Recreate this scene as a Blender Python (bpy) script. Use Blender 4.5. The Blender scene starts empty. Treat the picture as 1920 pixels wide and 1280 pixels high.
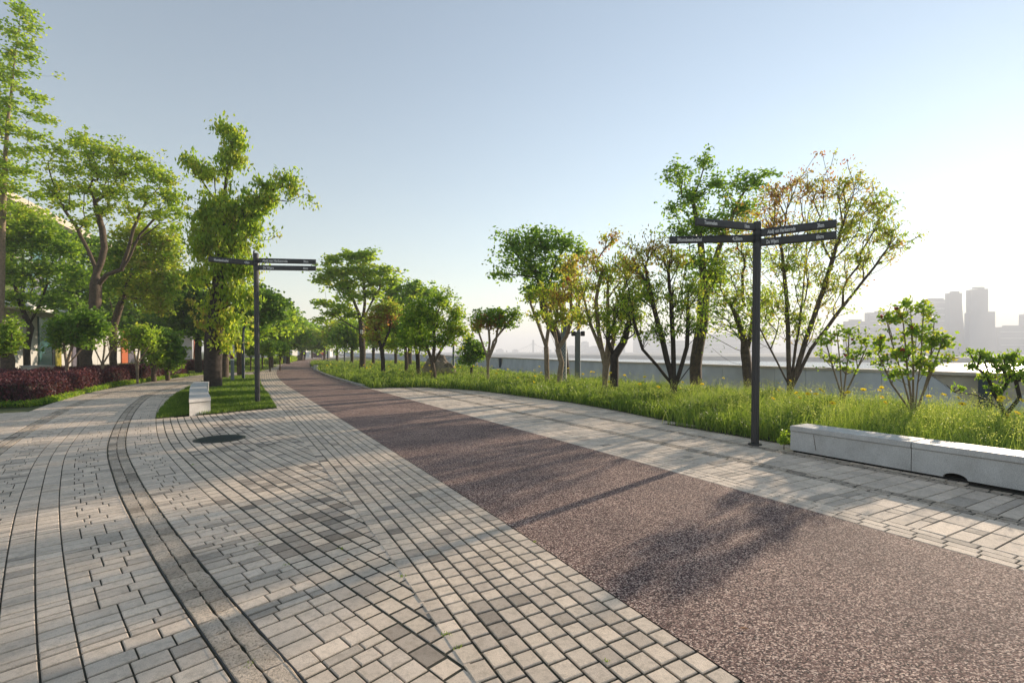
import bpy, math, random
import numpy as np
from mathutils import Vector
R = math.radians
random.seed(7); rng = np.random.default_rng(7)
sc = bpy.context.scene
col = sc.collection

# ---------------------------------------------------------------- camera
EYE = 1.55; F = 900.0; TILT = 0.020; CY = 658 + F*math.tan(TILT)
cd = bpy.data.cameras.new('camera'); cam = bpy.data.objects.new('camera', cd); col.objects.link(cam)
cam.location = (0, 0, EYE); cam.rotation_euler = (math.pi/2 - TILT, 0, 0)
cd.sensor_width = 36; cd.lens = F/1920*36; cd.shift_y = (CY-640)/1920
cd.clip_start = 0.05; cd.clip_end = 12000
sc.camera = cam

# ---------------------------------------------------------------- light
SUN_AZ, SUN_EL = R(47.5), R(14.5)          # azimuth to the right of the view direction (+Y)
w = bpy.data.worlds.new('World'); sc.world = w; w.use_nodes = True
nt = w.node_tree; bg = nt.nodes['Background']
sky = nt.nodes.new('ShaderNodeTexSky'); sky.sky_type = 'NISHITA'; sky.sun_disc = False
sky.sun_elevation = SUN_EL; sky.sun_rotation = SUN_AZ
sky.air_density = 1.35; sky.dust_density = 0.03; sky.ozone_density = 2.0; sky.altitude = 0
hs = nt.nodes.new('ShaderNodeHueSaturation'); hs.inputs['Saturation'].default_value = .74
nt.links.new(sky.outputs[0], hs.inputs['Color']); nt.links.new(hs.outputs[0], bg.inputs[0]); bg.inputs[1].default_value = 0.108
sd = bpy.data.lights.new('sun', 'SUN'); sd.energy = 5.0; sd.angle = R(0.6); sd.color = (1.0, 0.82, 0.63)
so = bpy.data.objects.new('sun', sd); col.objects.link(so)
sv = Vector((math.sin(SUN_AZ)*math.cos(SUN_EL), math.cos(SUN_AZ)*math.cos(SUN_EL), math.sin(SUN_EL)))
so.rotation_euler = sv.to_track_quat('Z', 'Y').to_euler()
so.location = sv*60
sc.view_settings.view_transform = 'Standard'; sc.view_settings.look = 'None'
sc.view_settings.exposure = 0.86; sc.view_settings.gamma = 1
sc.render.engine = 'CYCLES'
sc.cycles.use_denoising = True
sc.cycles.max_bounces = 6; sc.cycles.diffuse_bounces = 4; sc.cycles.glossy_bounces = 2
sc.cycles.transmission_bounces = 3; sc.cycles.volume_bounces = 1; sc.cycles.transparent_max_bounces = 6
sc.cycles.caustics_reflective = False; sc.cycles.caustics_refractive = False

HAZE = 0.00085
# ---------------------------------------------------------------- helpers
_c, _s = math.cos(TILT), math.sin(TILT)
def ray(px, py):
    a = (px-960)/F; b = (CY-py)/F
    return np.array([a, b*_s + _c, b*_c - _s])
def G(px, py, z=0.0):                      # point on the level z seen at a picture position
    r = ray(px, py); t = (z-EYE)/r[2]
    return np.array([r[0]*t, r[1]*t, z])
def D(px, py, d):                          # point at forward distance d
    r = ray(px, py); t = d/r[1]
    return np.array([r[0]*t, d, EYE + r[2]*t])

def mesh_obj(name, V, faces, mat, parent=None, smooth=False, attrs=None, mats=None, midx=None):
    V = np.asarray(V, dtype=np.float32).reshape(-1, 3)
    if parent is not None: V = V - np.array(parent.location[:], dtype=np.float32)
    me = bpy.data.meshes.new(name)
    if isinstance(faces, np.ndarray):
        n, k = faces.shape
        lv = faces.reshape(-1).astype(np.int32); ls = np.arange(0, n*k, k, dtype=np.int32)
        me.vertices.add(len(V)); me.vertices.foreach_set('co', V.reshape(-1))
        me.loops.add(n*k); me.loops.foreach_set('vertex_index', lv)
        me.polygons.add(n); me.polygons.foreach_set('loop_start', ls)
        if smooth: me.polygons.foreach_set('use_smooth', np.ones(n, dtype=bool))
        me.update(calc_edges=True)
    else:
        me.from_pydata([tuple(v) for v in V], [], faces); me.update()
        if smooth:
            for p in me.polygons: p.use_smooth = True
    if attrs:
        for an, arr in attrs.items():
            at = me.attributes.new(an, 'FLOAT', 'FACE')
            at.data.foreach_set('value', np.asarray(arr, dtype=np.float32))
    if mats:
        for m in mats: me.materials.append(m)
        me.polygons.foreach_set('material_index', np.asarray(midx, dtype=np.int32))
    else: me.materials.append(mat)
    o = bpy.data.objects.new(name, me); col.objects.link(o)
    if parent is not None: o.parent = parent
    return o
def tag(o, label=None, cat=None, group=None, kind=None):
    if label: o['label'] = label
    if cat: o['category'] = cat
    if group: o['group'] = group
    if kind: o['kind'] = kind
    return o
def thing(name, label, cat, loc, group=None):
    o = bpy.data.objects.new(name, None); col.objects.link(o)
    o.location = tuple(float(v) for v in loc); o.empty_display_size = 0.2
    tag(o, label, cat, group); return o

class MB:                                   # collects simple solids into one mesh
    def __init__(s): s.v = []; s.f = []
    def add(s, V, Fs):
        b = len(s.v); s.v += [tuple(float(c) for c in v) for v in V]; s.f += [tuple(i+b for i in f) for f in Fs]; return s
    def box(s, c, sx, sy, sz, ex=(1,0,0), ey=None, bev=0.0):     # centre, full sizes, local x axis (horizontal)
        c = np.array(c, float); ex = np.array(ex, float); ex /= np.linalg.norm(ex)
        ez = np.array([0,0,1.0]); ey = np.cross(ez, ex) if ey is None else np.array(ey, float)
        if bev <= 0:
            V = [c+ex*a*sx/2+ey*b*sy/2+ez*d*sz/2 for d in (-1,1) for a, b in ((-1,-1),(1,-1),(1,1),(-1,1))]
            return s.add(V, [(3,2,1,0),(4,5,6,7),(0,1,5,4),(1,2,6,5),(2,3,7,6),(3,0,4,7)])
        rings = []
        for zz, ins in ((-sz/2, bev), (-sz/2+bev, 0), (sz/2-bev, 0), (sz/2, bev)):
            ax, ay = sx/2-ins, sy/2-ins
            b2 = bev
            pts = [(-ax+b2,-ay),(ax-b2,-ay),(ax,-ay+b2),(ax,ay-b2),(ax-b2,ay),(-ax+b2,ay),(-ax,ay-b2),(-ax,-ay+b2)]
            rings.append([c+ex*p+ey*q+ez*zz for p, q in pts])
        V = sum(rings, []); Fs = [tuple(range(7,-1,-1)), tuple(range(24,32))]
        for k in range(3):
            for i in range(8): j = (i+1) % 8; Fs.append((k*8+i, k*8+j, k*8+8+j, k*8+8+i))
        return s.add(V, Fs)
    def tube(s, pts, rad, n=8, caps=True):
        pts = [np.array(p, float) for p in pts]
        if not hasattr(rad, '__len__'): rad = [rad]*len(pts)
        V = []; Fs = []
        for i, p in enumerate(pts):
            d = pts[min(i+1, len(pts)-1)] - pts[max(i-1, 0)]; d /= np.linalg.norm(d)+1e-9
            ref = np.array([1.0,0,0]) if abs(d[2]) > .7 else np.array([0,0,1.0])
            a = np.cross(d, ref); a /= np.linalg.norm(a); b = np.cross(d, a)
            for k in range(n):
                t = 2*math.pi*k/n; V.append(p + (a*math.cos(t)+b*math.sin(t))*rad[i])
        for i in range(len(pts)-1):
            for k in range(n):
                j = (k+1) % n; Fs.append((i*n+k, i*n+j, i*n+n+j, i*n+n+k))
        if caps: Fs += [tuple(range(n-1,-1,-1)), tuple(range((len(pts)-1)*n, len(pts)*n))]
        return s.add(V, Fs)
    def prism(s, pts, z0, z1):              # vertical prism on a ground polygon
        n = len(pts); a = sum(pts[i][0]*pts[(i+1)%n][1]-pts[(i+1)%n][0]*pts[i][1] for i in range(n))
        if a < 0: pts = pts[::-1]
        V = [(p[0],p[1],z0) for p in pts] + [(p[0],p[1],z1) for p in pts]
        return s.add(V, [tuple(range(n-1,-1,-1)), tuple(range(n, 2*n))] + [(i,(i+1)%n,n+(i+1)%n,n+i) for i in range(n)])
    def slab(s, pts3, nrm):                 # planar outline extruded along a vector
        n = len(pts3); nrm = np.array(nrm, float)
        V = [np.array(p, float) for p in pts3]; V += [p+nrm for p in V[:n]]
        return s.add(V, [tuple(range(n)), tuple(range(2*n-1, n-1, -1))] + [((i+1)%n, i, n+i, n+(i+1)%n) for i in range(n)])
    def ball(s, c, rx, ry, rz, n=10, m=6, jit=0):
        V = []; Fs = []
        for i in range(m+1):
            t = math.pi*i/m
            for k in range(n):
                p = 2*math.pi*k/n; q = 1+random.uniform(-jit, jit)
                V.append((c[0]+rx*q*math.sin(t)*math.cos(p), c[1]+ry*q*math.sin(t)*math.sin(p), c[2]+rz*q*math.cos(t)))
        for i in range(m):
            for k in range(n): Fs.append((i*n+k, i*n+n+k, i*n+n+(k+1)%n, i*n+(k+1)%n))
        return s.add(V, Fs)
    def build(s, name, mat, parent=None, smooth=False):
        return mesh_obj(name, s.v, s.f, mat, parent, smooth)

# ---------------------------------------------------------------- materials
def newmat(name):
    m = bpy.data.materials.new(name); m.use_nodes = True
    n = m.node_tree; return m, n, n.nodes['Principled BSDF'], n.nodes, n.links
def ramp(nodes, stops):
    r = nodes.new('ShaderNodeValToRGB'); e = r.color_ramp.elements
    while len(e) < len(stops): e.new(0.5)
    for el, (p, c) in zip(e, stops): el.position = p; el.color = (*c, 1)
    return r
def noise(nodes, links, coord, scale, detail=3, rough=.55):
    n = nodes.new('ShaderNodeTexNoise'); n.inputs['Scale'].default_value = scale
    n.inputs['Detail'].default_value = detail; n.inputs['Roughness'].default_value = rough
    links.new(coord, n.inputs['Vector']); return n
def mixc(nodes, links, fac, a, b, mode='MIX'):
    m = nodes.new('ShaderNodeMix'); m.data_type = 'RGBA'; m.blend_type = mode
    for sock, v in ((m.inputs[0], fac), (m.inputs[6], a), (m.inputs[7], b)):
        if isinstance(v, (int, float)): sock.default_value = v
        elif isinstance(v, tuple): sock.default_value = (*v, 1)
        else: links.new(v, sock)
    return m.outputs[2]
def bump(nodes, links, bsdf, h, strength, dist=0.01):
    b = nodes.new('ShaderNodeBump'); b.inputs['Strength'].default_value = strength; b.inputs['Distance'].default_value = dist
    links.new(h, b.inputs['Height']); links.new(b.outputs[0], bsdf.inputs['Normal'])
def simple(name, c1, c2=None, scale=8, rough=.6, metal=0, bmp=0, bscale=60, spec=.4):
    m, n, b, N, L = newmat(name)
    tc = N.new('ShaderNodeTexCoord').outputs['Object']
    c2 = c2 or tuple(x*.75 for x in c1)
    no = noise(N, L, tc, scale, 5)
    r = ramp(N, [(.3, c1), (.7, c2)]); L.new(no.outputs[0], r.inputs[0]); L.new(r.outputs[0], b.inputs['Base Color'])
    b.inputs['Roughness'].default_value = rough; b.inputs['Metallic'].default_value = metal
    b.inputs['Specular IOR Level'].default_value = spec
    if bmp: bump(N, L, b, noise(N, L, tc, bscale, 4).outputs[0], bmp)
    return m
def paver_mat(name, stops, speck=.5, rough=.85, dirt=.35, bs=.5, fine=230):
    m, n, b, N, L = newmat(name)
    tc = N.new('ShaderNodeTexCoord').outputs['Object']
    at = N.new('ShaderNodeAttribute'); at.attribute_name = 'rnd'
    r = ramp(N, stops); L.new(at.outputs['Fac'], r.inputs[0])
    f1 = noise(N, L, tc, fine, 3, .7); r1 = ramp(N, [(.34, (.45,)*3), (.47, (1,)*3), (.72, (1.2,)*3)]); L.new(f1.outputs[0], r1.inputs[0])
    c = mixc(N, L, speck, r.outputs[0], r1.outputs[0], 'MULTIPLY')
    f2 = noise(N, L, tc, 2.4, 8, .7); r2 = ramp(N, [(.36, (.50,.49,.46)), (.58, (1,1,1))]); L.new(f2.outputs[0], r2.inputs[0])
    c = mixc(N, L, dirt, c, r2.outputs[0], 'MULTIPLY')
    f4 = noise(N, L, tc, 26, 5, .7); r4 = ramp(N, [(.38, (.62,.61,.58)), (.52, (1,1,1))]); L.new(f4.outputs[0], r4.inputs[0])
    c = mixc(N, L, .45, c, r4.outputs[0], 'MULTIPLY')
    L.new(c, b.inputs['Base Color']); b.inputs['Roughness'].default_value = rough
    b.inputs['Specular IOR Level'].default_value = .35
    f3 = noise(N, L, tc, 90, 4, .7)
    mx = N.new('ShaderNodeMath'); mx.operation = 'ADD'; L.new(f1.outputs[0], mx.inputs[0]); L.new(f3.outputs[0], mx.inputs[1])
    bump(N, L, b, mx.outputs[0], bs, .006)
    return m
M = {}
M['sett'] = paver_mat('pale_setts', [(0, (0.275,0.236,0.195)), (.3, (0.573,0.483,0.395)), (.7, (0.743,0.621,0.493)), (1, (0.870,0.719,0.567))])
M['flag'] = paver_mat('paving_flags', [(0, (0.340,0.295,0.246)), (.25, (0.594,0.507,0.419)), (.7, (0.753,0.635,0.516)), (1, (0.870,0.729,0.586))])
M['rough'] = paver_mat('rough_granite', [(0, (0.318,0.271,0.219)), (.5, (0.573,0.478,0.381)), (1, (0.743,0.611,0.474))], speck=.9, dirt=.6, bs=1.0, fine=60)
M['joint'] = simple('joint_dirt', (.055,.048,.038), (.030,.034,.020), 5, .95)
def asphalt_mat():
    m, n, b, N, L = newmat('red_asphalt')
    tc = N.new('ShaderNodeTexCoord').outputs['Object']
    v = N.new('ShaderNodeTexVoronoi'); v.inputs['Scale'].default_value = 135; L.new(tc, v.inputs['Vector'])
    sp = N.new('ShaderNodeSeparateColor'); L.new(v.outputs['Color'], sp.inputs[0])
    r = ramp(N, [(0, (.008,.005,.006)), (.25, (.065,.034,.034)), (.5, (.18,.103,.092)), (.75, (.37,.25,.21)), (1, (.85,.67,.56))]); L.new(sp.outputs[0], r.inputs[0])
    big = noise(N, L, tc, .9, 8, .7); rb = ramp(N, [(.35, (.70,.69,.70)), (.62, (1.12,1.10,1.06))]); L.new(big.outputs[0], rb.inputs[0])
    c = mixc(N, L, 1.0, r.outputs[0], rb.outputs[0], 'MULTIPLY')
    L.new(c, b.inputs['Base Color']); b.inputs['Roughness'].default_value = .85; b.inputs['Specular IOR Level'].default_value = .3
    inv = N.new('ShaderNodeMath'); inv.operation = 'MULTIPLY'; inv.inputs[1].default_value = -1; L.new(v.outputs['Distance'], inv.inputs[0])
    bump(N, L, b, inv.outputs[0], .8, .005)
    return m
M['asphalt'] = asphalt_mat()
M['road'] = simple('grey_asphalt', (.26,.28,.31), (.32,.335,.36), 30, .7, bmp=.3)
M['walk'] = simple('red_grey_paving', (.24,.20,.19), (.29,.25,.24), 6, .8)
M['plaza'] = simple('plaza_paving', (.42,.40,.37), (.35,.33,.31), 2, .8)
M['soil'] = simple('soil', (.05,.06,.02), (.035,.035,.018), 5, .95, bmp=.5)
M['lawn'] = simple('lawn_ground', (.07,.10,.025), (.09,.10,.04), 3, .95, bmp=.6, bscale=40)
M['wall'] = simple('grey_concrete', (.66,.67,.69), (.52,.53,.55), 1.3, .8, bmp=.25, bscale=50)
M['cap'] = simple('sandstone_cap', (.58,.51,.41), (.46,.40,.32), 3, .8)
M['granite'] = None
def granite():
    m, n, b, N, L = newmat('bench_granite')
    tc = N.new('ShaderNodeTexCoord').outputs['Object']
    f = noise(N, L, tc, 190, 2, .8); r = ramp(N, [(.35, (.34,.34,.335)), (.5, (.56,.555,.545)), (.65, (.72,.70,.675))]); L.new(f.outputs[0], r.inputs[0])
    g = noise(N, L, tc, 4, 6, .65); r2 = ramp(N, [(.3, (.72,.71,.70)), (.65, (1,1,1))]); L.new(g.outputs[0], r2.inputs[0])
    c = mixc(N, L, .8, r.outputs[0], r2.outputs[0], 'MULTIPLY'); L.new(c, b.inputs['Base Color'])
    b.inputs['Roughness'].default_value = .55; bump(N, L, b, f.outputs[0], .2, .003); return m
M['granite'] = granite()
M['black'] = simple('dark_gap', (.012,.012,.012), rough=.9)
M['post'] = simple('anthracite_paint', (.030,.031,.034), (.036,.037,.040), 3, .42, spec=.5)
M['text'] = simple('white_lettering', (.75,.75,.75), (.72,.72,.72), rough=.5)
M['steel'] = simple('grey_blue_steel', (.16,.19,.21), (.13,.16,.18), 5, .5, .3)
M['darksteel'] = simple('dark_blue_steel', (.028,.045,.060), (.035,.055,.07), 4, .45)
M['white'] = simple('white_paint', (.72,.72,.70), (.65,.65,.63), 3, .6)
M['red'] = simple('dark_red_paint', (.14,.015,.03), rough=.5)
M['bark'] = simple('brown_bark', (.13,.095,.065), (.05,.038,.028), 9, .9, bmp=1.0, bscale=22)
M['barkdark'] = simple('dark_bark', (.06,.045,.036), (.025,.02,.016), 9, .9, bmp=1.0, bscale=22)
M['barkpale'] = simple('pale_bark', (.30,.23,.16), (.16,.12,.08), 9, .9, bmp=.8, bscale=22)
M['rock'] = simple('boulder_stone', (.28,.23,.17), (.15,.12,.09), 2.5, .9, bmp=.8, bscale=8)
def leaf_mat(name, stops, trans=.6):
    m, n, b, N, L = newmat(name)
    at = N.new('ShaderNodeAttribute'); at.attribute_name = 'rnd'
    r = ramp(N, stops); L.new(at.outputs['Fac'], r.inputs[0])
    L.new(r.outputs[0], b.inputs['Base Color']); b.inputs['Roughness'].default_value = .5; b.inputs['Specular IOR Level'].default_value = .25
    t = N.new('ShaderNodeBsdfTranslucent')
    br = mixc(N, L, 1.0, r.outputs[0], (1.5,1.45,.7), 'MULTIPLY'); L.new(br, t.inputs[0])
    mx = N.new('ShaderNodeMixShader'); mx.inputs[0].default_value = trans
    L.new(b.outputs[0], mx.inputs[1]); L.new(t.outputs[0], mx.inputs[2])
    L.new(mx.outputs[0], N['Material Output'].inputs[0]); return m
M['leaf'] = leaf_mat('leaves', [(0, (.07,.14,.035)), (.22, (.16,.29,.05)), (.42, (.33,.46,.06)), (.56, (.44,.46,.09)), (.68, (.36,.28,.10)), (.82, (.38,.19,.075)), (1, (.34,.06,.04))])
M['redleaf'] = leaf_mat('plum_leaves', [(0, (.05,.022,.035)), (.5, (.14,.042,.055)), (.85, (.27,.075,.065)), (1, (.42,.22,.18))], .25)
M['grass'] = leaf_mat('grass_blades', [(0, (.065,.12,.025)), (.35, (.15,.24,.045)), (.65, (.30,.39,.10)), (.85, (.44,.49,.18)), (1, (.60,.60,.36))], .5)
M['petal'] = leaf_mat('yellow_petals', [(0, (.88,.66,.03)), (1, (.92,.74,.05))], .35)
M['pinkpetal'] = leaf_mat('red_petals', [(0, (.40,.04,.06)), (1, (.55,.10,.12))], .3)
def glassm(name, c, rough=.12):
    m, n, b, N, L = newmat(name); b.inputs['Base Color'].default_value = (*c, 1)
    b.inputs['Roughness'].default_value = rough; b.inputs['Metallic'].default_value = .25; b.inputs['Specular IOR Level'].default_value = .8; return m
M['g_teal'] = glassm('teal_glass', (.05,.15,.16)); M['g_clear'] = glassm('clear_glass', (.22,.28,.29))
M['g_purple'] = glassm('lilac_glass', (.18,.16,.20)); M['g_green'] = glassm('lime_glass', (.14,.18,.06)); M['g_yellow'] = glassm('yellow_glass', (.32,.28,.03))
M['orange'] = simple('orange_panel', (.45,.10,.02), rough=.5)
M['frame'] = simple('dark_frame', (.03,.03,.035), rough=.4)
M['panel'] = simple('pale_facade_panel', (.50,.49,.46), (.46,.45,.42), 2, .7)
M['tower'] = simple('tower_glass', (.24,.25,.27), (.19,.20,.22), .05, .5)
M['farland'] = simple('far_bank', (.10,.12,.11), (.08,.10,.10), .02, .9)
def water():
    m, n, b, N, L = newmat('river_water'); b.inputs['Base Color'].default_value = (.16,.19,.20,1)
    b.inputs['Roughness'].default_value = .22; b.inputs['Specular IOR Level'].default_value = .6
    tc = N.new('ShaderNodeTexCoord').outputs['Object']
    a = noise(N, L, tc, .9, 4, .6); c = noise(N, L, tc, .12, 3, .5)
    mx = N.new('ShaderNodeMath'); mx.operation = 'MULTIPLY_ADD'; mx.inputs[1].default_value = .5
    L.new(a.outputs[0], mx.inputs[0]); L.new(c.outputs[0], mx.inputs[2])
    bump(N, L, b, mx.outputs[0], .8, .6); return m
M['water'] = water()

# ---------------------------------------------------------------- curves and paving
class Curve:
    def __init__(s, pts, step=.1):
        P = np.array([p[:2] for p in pts], float); out = []
        Q = np.vstack([2*P[0]-P[1], P, 2*P[-1]-P[-2]])
        for i in range(1, len(Q)-2):
            p0, p1, p2, p3 = Q[i-1:i+3]; n = max(2, int(np.linalg.norm(p2-p1)/step))
            for k in range(n):
                t = k/n; out.append(.5*((2*p1)+(p2-p0)*t+(2*p0-5*p1+4*p2-p3)*t*t+(3*p1-p0-3*p2+p3)*t**3))
        out.append(P[-1]); s.p = np.array(out)
        for _ in range(60): s.p[1:-1] = .25*s.p[:-2]+.5*s.p[1:-1]+.25*s.p[2:]
        s.v = np.concatenate([[0], np.cumsum(np.linalg.norm(np.diff(s.p, axis=0), axis=1))]); s.L = s.v[-1]
        d = np.gradient(s.p, axis=0); d /= np.linalg.norm(d, axis=1)[:, None]; s.n = np.stack([d[:,1], -d[:,0]], 1); s.d = d
    def P(s, u, v):
        u, v = np.broadcast_arrays(np.asarray(u, float), np.asarray(v, float))
        x = np.interp(v, s.v, s.p[:,0]); y = np.interp(v, s.v, s.p[:,1])
        nx = np.interp(v, s.v, s.n[:,0]); ny = np.interp(v, s.v, s.n[:,1])
        return np.stack([x+nx*u, y+ny*u], -1)
    def v_at(s, y):                          # arc length where the curve reaches forward distance y
        return float(np.interp(y, s.p[:,1], s.v))
C = Curve([(.75,.35), (-.35,1.3), (-1.33,2.24), (-2.12,2.987), (-3.66,4.54), (-4.92,5.886), (-6.85,8.11), (-10.06,12.46), (-13.1,17.2), (-14.9,21.1), (-17.0,27), (-18.3,32), (-19.4,37)])
E = Curve([(3.7,-2.4)] + [G(*q) for q in ((1390,1280),(960,990),(750,855),(630,780),(561,737),(535,720.6),(522,707.7),(518.8,698),(524,688),(541.4,680),(574,673.8))] + [(-45,112)])
PW = 2.74                                    # asphalt path width
def ribbon(name, cur, u0, u1, v0, v1, z, mat, n=None, nu=1, label=None):
    n = n or int((v1-v0)/.4)+2; vs = np.linspace(v0, v1, n); us = np.linspace(u0, u1, nu+1)
    pts = [np.c_[cur.P(u, vs), np.full(n, z)] for u in us]; V = np.concatenate(pts)
    i = np.arange(n-1); Fs = np.concatenate([np.stack([k*n+i, (k+1)*n+i, (k+1)*n+i+1, k*n+i+1], 1) for k in range(nu)])
    o = mesh_obj(name, V, Fs, mat); return tag(o, kind='structure')

def clip_poly(pts, planes):
    for p, nn in planes:
        out = []; m = len(pts)
        if m < 3: return []
        ds = [(q[0]-p[0])*nn[0]+(q[1]-p[1])*nn[1] for q in pts]
        for i in range(m):
            j = (i+1) % m
            if ds[i] >= 0: out.append(pts[i])
            if (ds[i] >= 0) != (ds[j] >= 0):
                t = ds[i]/(ds[i]-ds[j]); out.append((pts[i][0]+t*(pts[j][0]-pts[i][0]), pts[i][1]+t*(pts[j][1]-pts[i][1])))
        pts = out
    return pts
class Pavers:
    def __init__(s): s.v = []; s.f = []; s.r = []
    def cell(s, cur, u0, u1, v0, v1, gap, rnd, z=.014, planes=(), jit=.0012, rough=0, gu=None):
        g = gap/2; gu = g if gu is None else gu/2; q = cur.P([u0+gu, u1-gu, u1-gu, u0+gu], [v0+g, v0+g, v1-g, v1-g])
        c = q.mean(0); pts = [tuple(p) for p in q]
        if planes:
            pts = clip_poly(pts, planes)
            if len(pts) < 3: return
            ar = 0
            for i in range(len(pts)): a, b = pts[i], pts[(i+1)%len(pts)]; ar += a[0]*b[1]-a[1]*b[0]
            if abs(ar) < .0012: return
        if rough:
            pp = []
            for i, a in enumerate(pts):
                b = pts[(i+1)%len(pts)]
                for t in (0, .33, .66):
                    pp.append((a[0]+(b[0]-a[0])*t+random.uniform(-rough, rough), a[1]+(b[1]-a[1])*t+random.uniform(-rough, rough)))
            pts = pp
        n = len(pts); cx = sum(p[0] for p in pts)/n; cy = sum(p[1] for p in pts)/n
        dist = cy; zz = z+random.uniform(-jit, jit); tx, ty = random.uniform(-.012,.012), random.uniform(-.012,.012)
        def zt(p): return zz+(p[0]-cx)*tx+(p[1]-cy)*ty
        base = len(s.v); ar = 0
        for i in range(n): a, b = pts[i], pts[(i+1)%n]; ar += a[0]*b[1]-a[1]*b[0]
        if ar < 0: pts = pts[::-1]
        if dist > 16:
            s.v += [(p[0], p[1], zt(p)) for p in pts]; s.f.append(tuple(range(base, base+n))); s.r.append(rnd); return
        ch = .004
        s.v += [(p[0], p[1], 0) for p in pts]; s.v += [(p[0], p[1], zt(p)-.004) for p in pts]
        for p in pts:
            dx, dy = cx-p[0], cy-p[1]; l = math.hypot(dx, dy)+1e-6; k = ch*1.35/l
            s.v.append((p[0]+dx*k, p[1]+dy*k, zt(p)))
        for a in (0, n):
            for i in range(n): j = (i+1)%n; s.f.append((base+a+i, base+a+j, base+a+n+j, base+a+n+i)); s.r.append(rnd)
        s.f.append(tuple(range(base+2*n, base+3*n))); s.r.append(rnd)
    def build(s, name, mat):
        return tag(mesh_obj(name, s.v, s.f, mat, attrs={'rnd': s.r}), kind='structure')
def lowfreq(x, y, s=1.0, o=0.0):
    return .5+.5*(math.sin(x*1.7*s+o)*math.sin(y*1.3*s+1.3*o+.7)+.6*math.sin(x*.6*s+y*2.1*s+o)*math.cos(x*2.6*s-y*.7*s))/1.6
def rows(pv, cur, u0, du, nrow, v0, v1, ln, gap, z=.014, planes=(), dark=0, rough=0, tone=.62, gu=None):
    for r in range(nrow):
        v = v0 - random.random()*ln[1]; ua = u0+r*du; ub = ua+du
        while v < v1:
            l = random.uniform(*ln); c = cur.P((ua+ub)/2, v+l/2)
            if c[1] > .4 or True:
                t = random.gauss(tone, .19)
                if dark and lowfreq(c[0], c[1], 1.4, 2.0) > .62 and random.random() < dark: t = random.uniform(0.0, .3)
                elif random.random() < .025: t = random.uniform(0, .3)
                pv.cell(cur, ua, ub, max(v, v0), min(v+l, v1), gap, min(1, max(0, t)), z, planes, rough=rough, gu=gu) if min(v+l, v1)-max(v, v0) > .03 else None
            v += l
def courses(pv, cur, us, v0, v1, widths, ln, gap, z=.014, planes=(), tone=.6, gu=None):
    # courses running across the strip, each cut into stones between fixed joints us[0] < us[1] < ...
    v = v0
    while v < v1:
        wd = random.choice(widths)
        for a, b in zip(us[:-1], us[1:]):
            u = a
            while u < b-1e-4:
                l = random.choice(ln)
                if b-(u+l) < min(ln)*.6: l = b-u
                t = random.gauss(tone, .15)
                if wd <= min(widths)+1e-4 and random.random() < .35: t = random.uniform(0.05, .4)
                elif random.random() < .03: t = random.uniform(.1, .35)
                pv.cell(cur, u, u+l, v, v+wd, gap, min(1, max(0, t)), z, planes, gu=gu); u += l
        v += wd

vA, vB = 0.0, C.L
# seam between the fan and the setts beside the asphalt path
BW = 1.10
s0 = E.P(-BW+.06, E.v_at(1.5)); s1 = E.P(-BW+.05, E.v_at(11.5)); sd_ = (s1-s0)/np.linalg.norm(s1-s0)
seam = (tuple(s0), (-sd_[1], sd_[0]))        # keep the left side
g0, g1 = G(288, 787)[:2], G(523, 765)[:2]; gd = (g1-g0)/np.linalg.norm(g1-g0)
top = (tuple(g0), (gd[1], -gd[0]))            # keep the near side
beyond = (tuple(g0), (-gd[1], gd[0]))
# joint bed
pv = Pavers()
rows(pv, E, -BW, BW/9, 9, 0.2, E.v_at(62), (.11,.15), .015, dark=.12, gu=.015)
pv.build('sett_paving_beside_path', M['sett'])
pv = Pavers()
rows(pv, C, .68, .131, 27, 0, C.v_at(13), (.12,.17), .017, z=.0092, planes=(seam, top), dark=.40, gu=.016)
pv.build('fan_paving', M['sett'])
pv = Pavers()
courses(pv, C, [.23, .68], 0, vB, (.075,.11,.13), (.12,.16,.20), .017, planes=(seam,), gu=.009)
courses(pv, C, [.68, 1.02], 0, vB, (.085,.12,.17), (.15,.2,.34), .017, planes=(seam, beyond), gu=.009)
courses(pv, C, [-.47, 0], 0, vB, (.07,.11,.13), (.12,.16,.20), .017, gu=.009)
courses(pv, C, [-.77, -.62, -.47], 0, vB, (.07,.11,.13,.13), (.15,), .017, gu=.009)
courses(pv, C, [-1.22, -.77], 0, vB, (.07,.11,.13), (.13,.16,.20), .017, gu=.009)
courses(pv, C, [-2.0, -1.45], 0, vB, (.085,.12,.17), (.2,.3), .017, gu=.009)
courses(pv, C, [-2.9, -2.45, -2.0], 0, C.v_at(13.2), (.085,.12,.17), (.2,.3), .017, gu=.009)
pv.build('walkway_paving', M['flag'])
pv = Pavers()
rows(pv, C, 0.006, .110, 2, 0, vB, (.12,.24), .010, z=.016, rough=.005, tone=.5)
rows(pv, C, -1.44, .11, 2, 0, vB, (.12,.24), .012, z=.016, rough=.006, tone=.5)
pv.build('rough_granite_band', M['rough'])
# thin steel edging strips along the rough band
for u in (.004, .228):
    ribbon('steel_edging', C, u-.004, u+.004, 0, C.v_at(17), .021, M['frame'])
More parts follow.
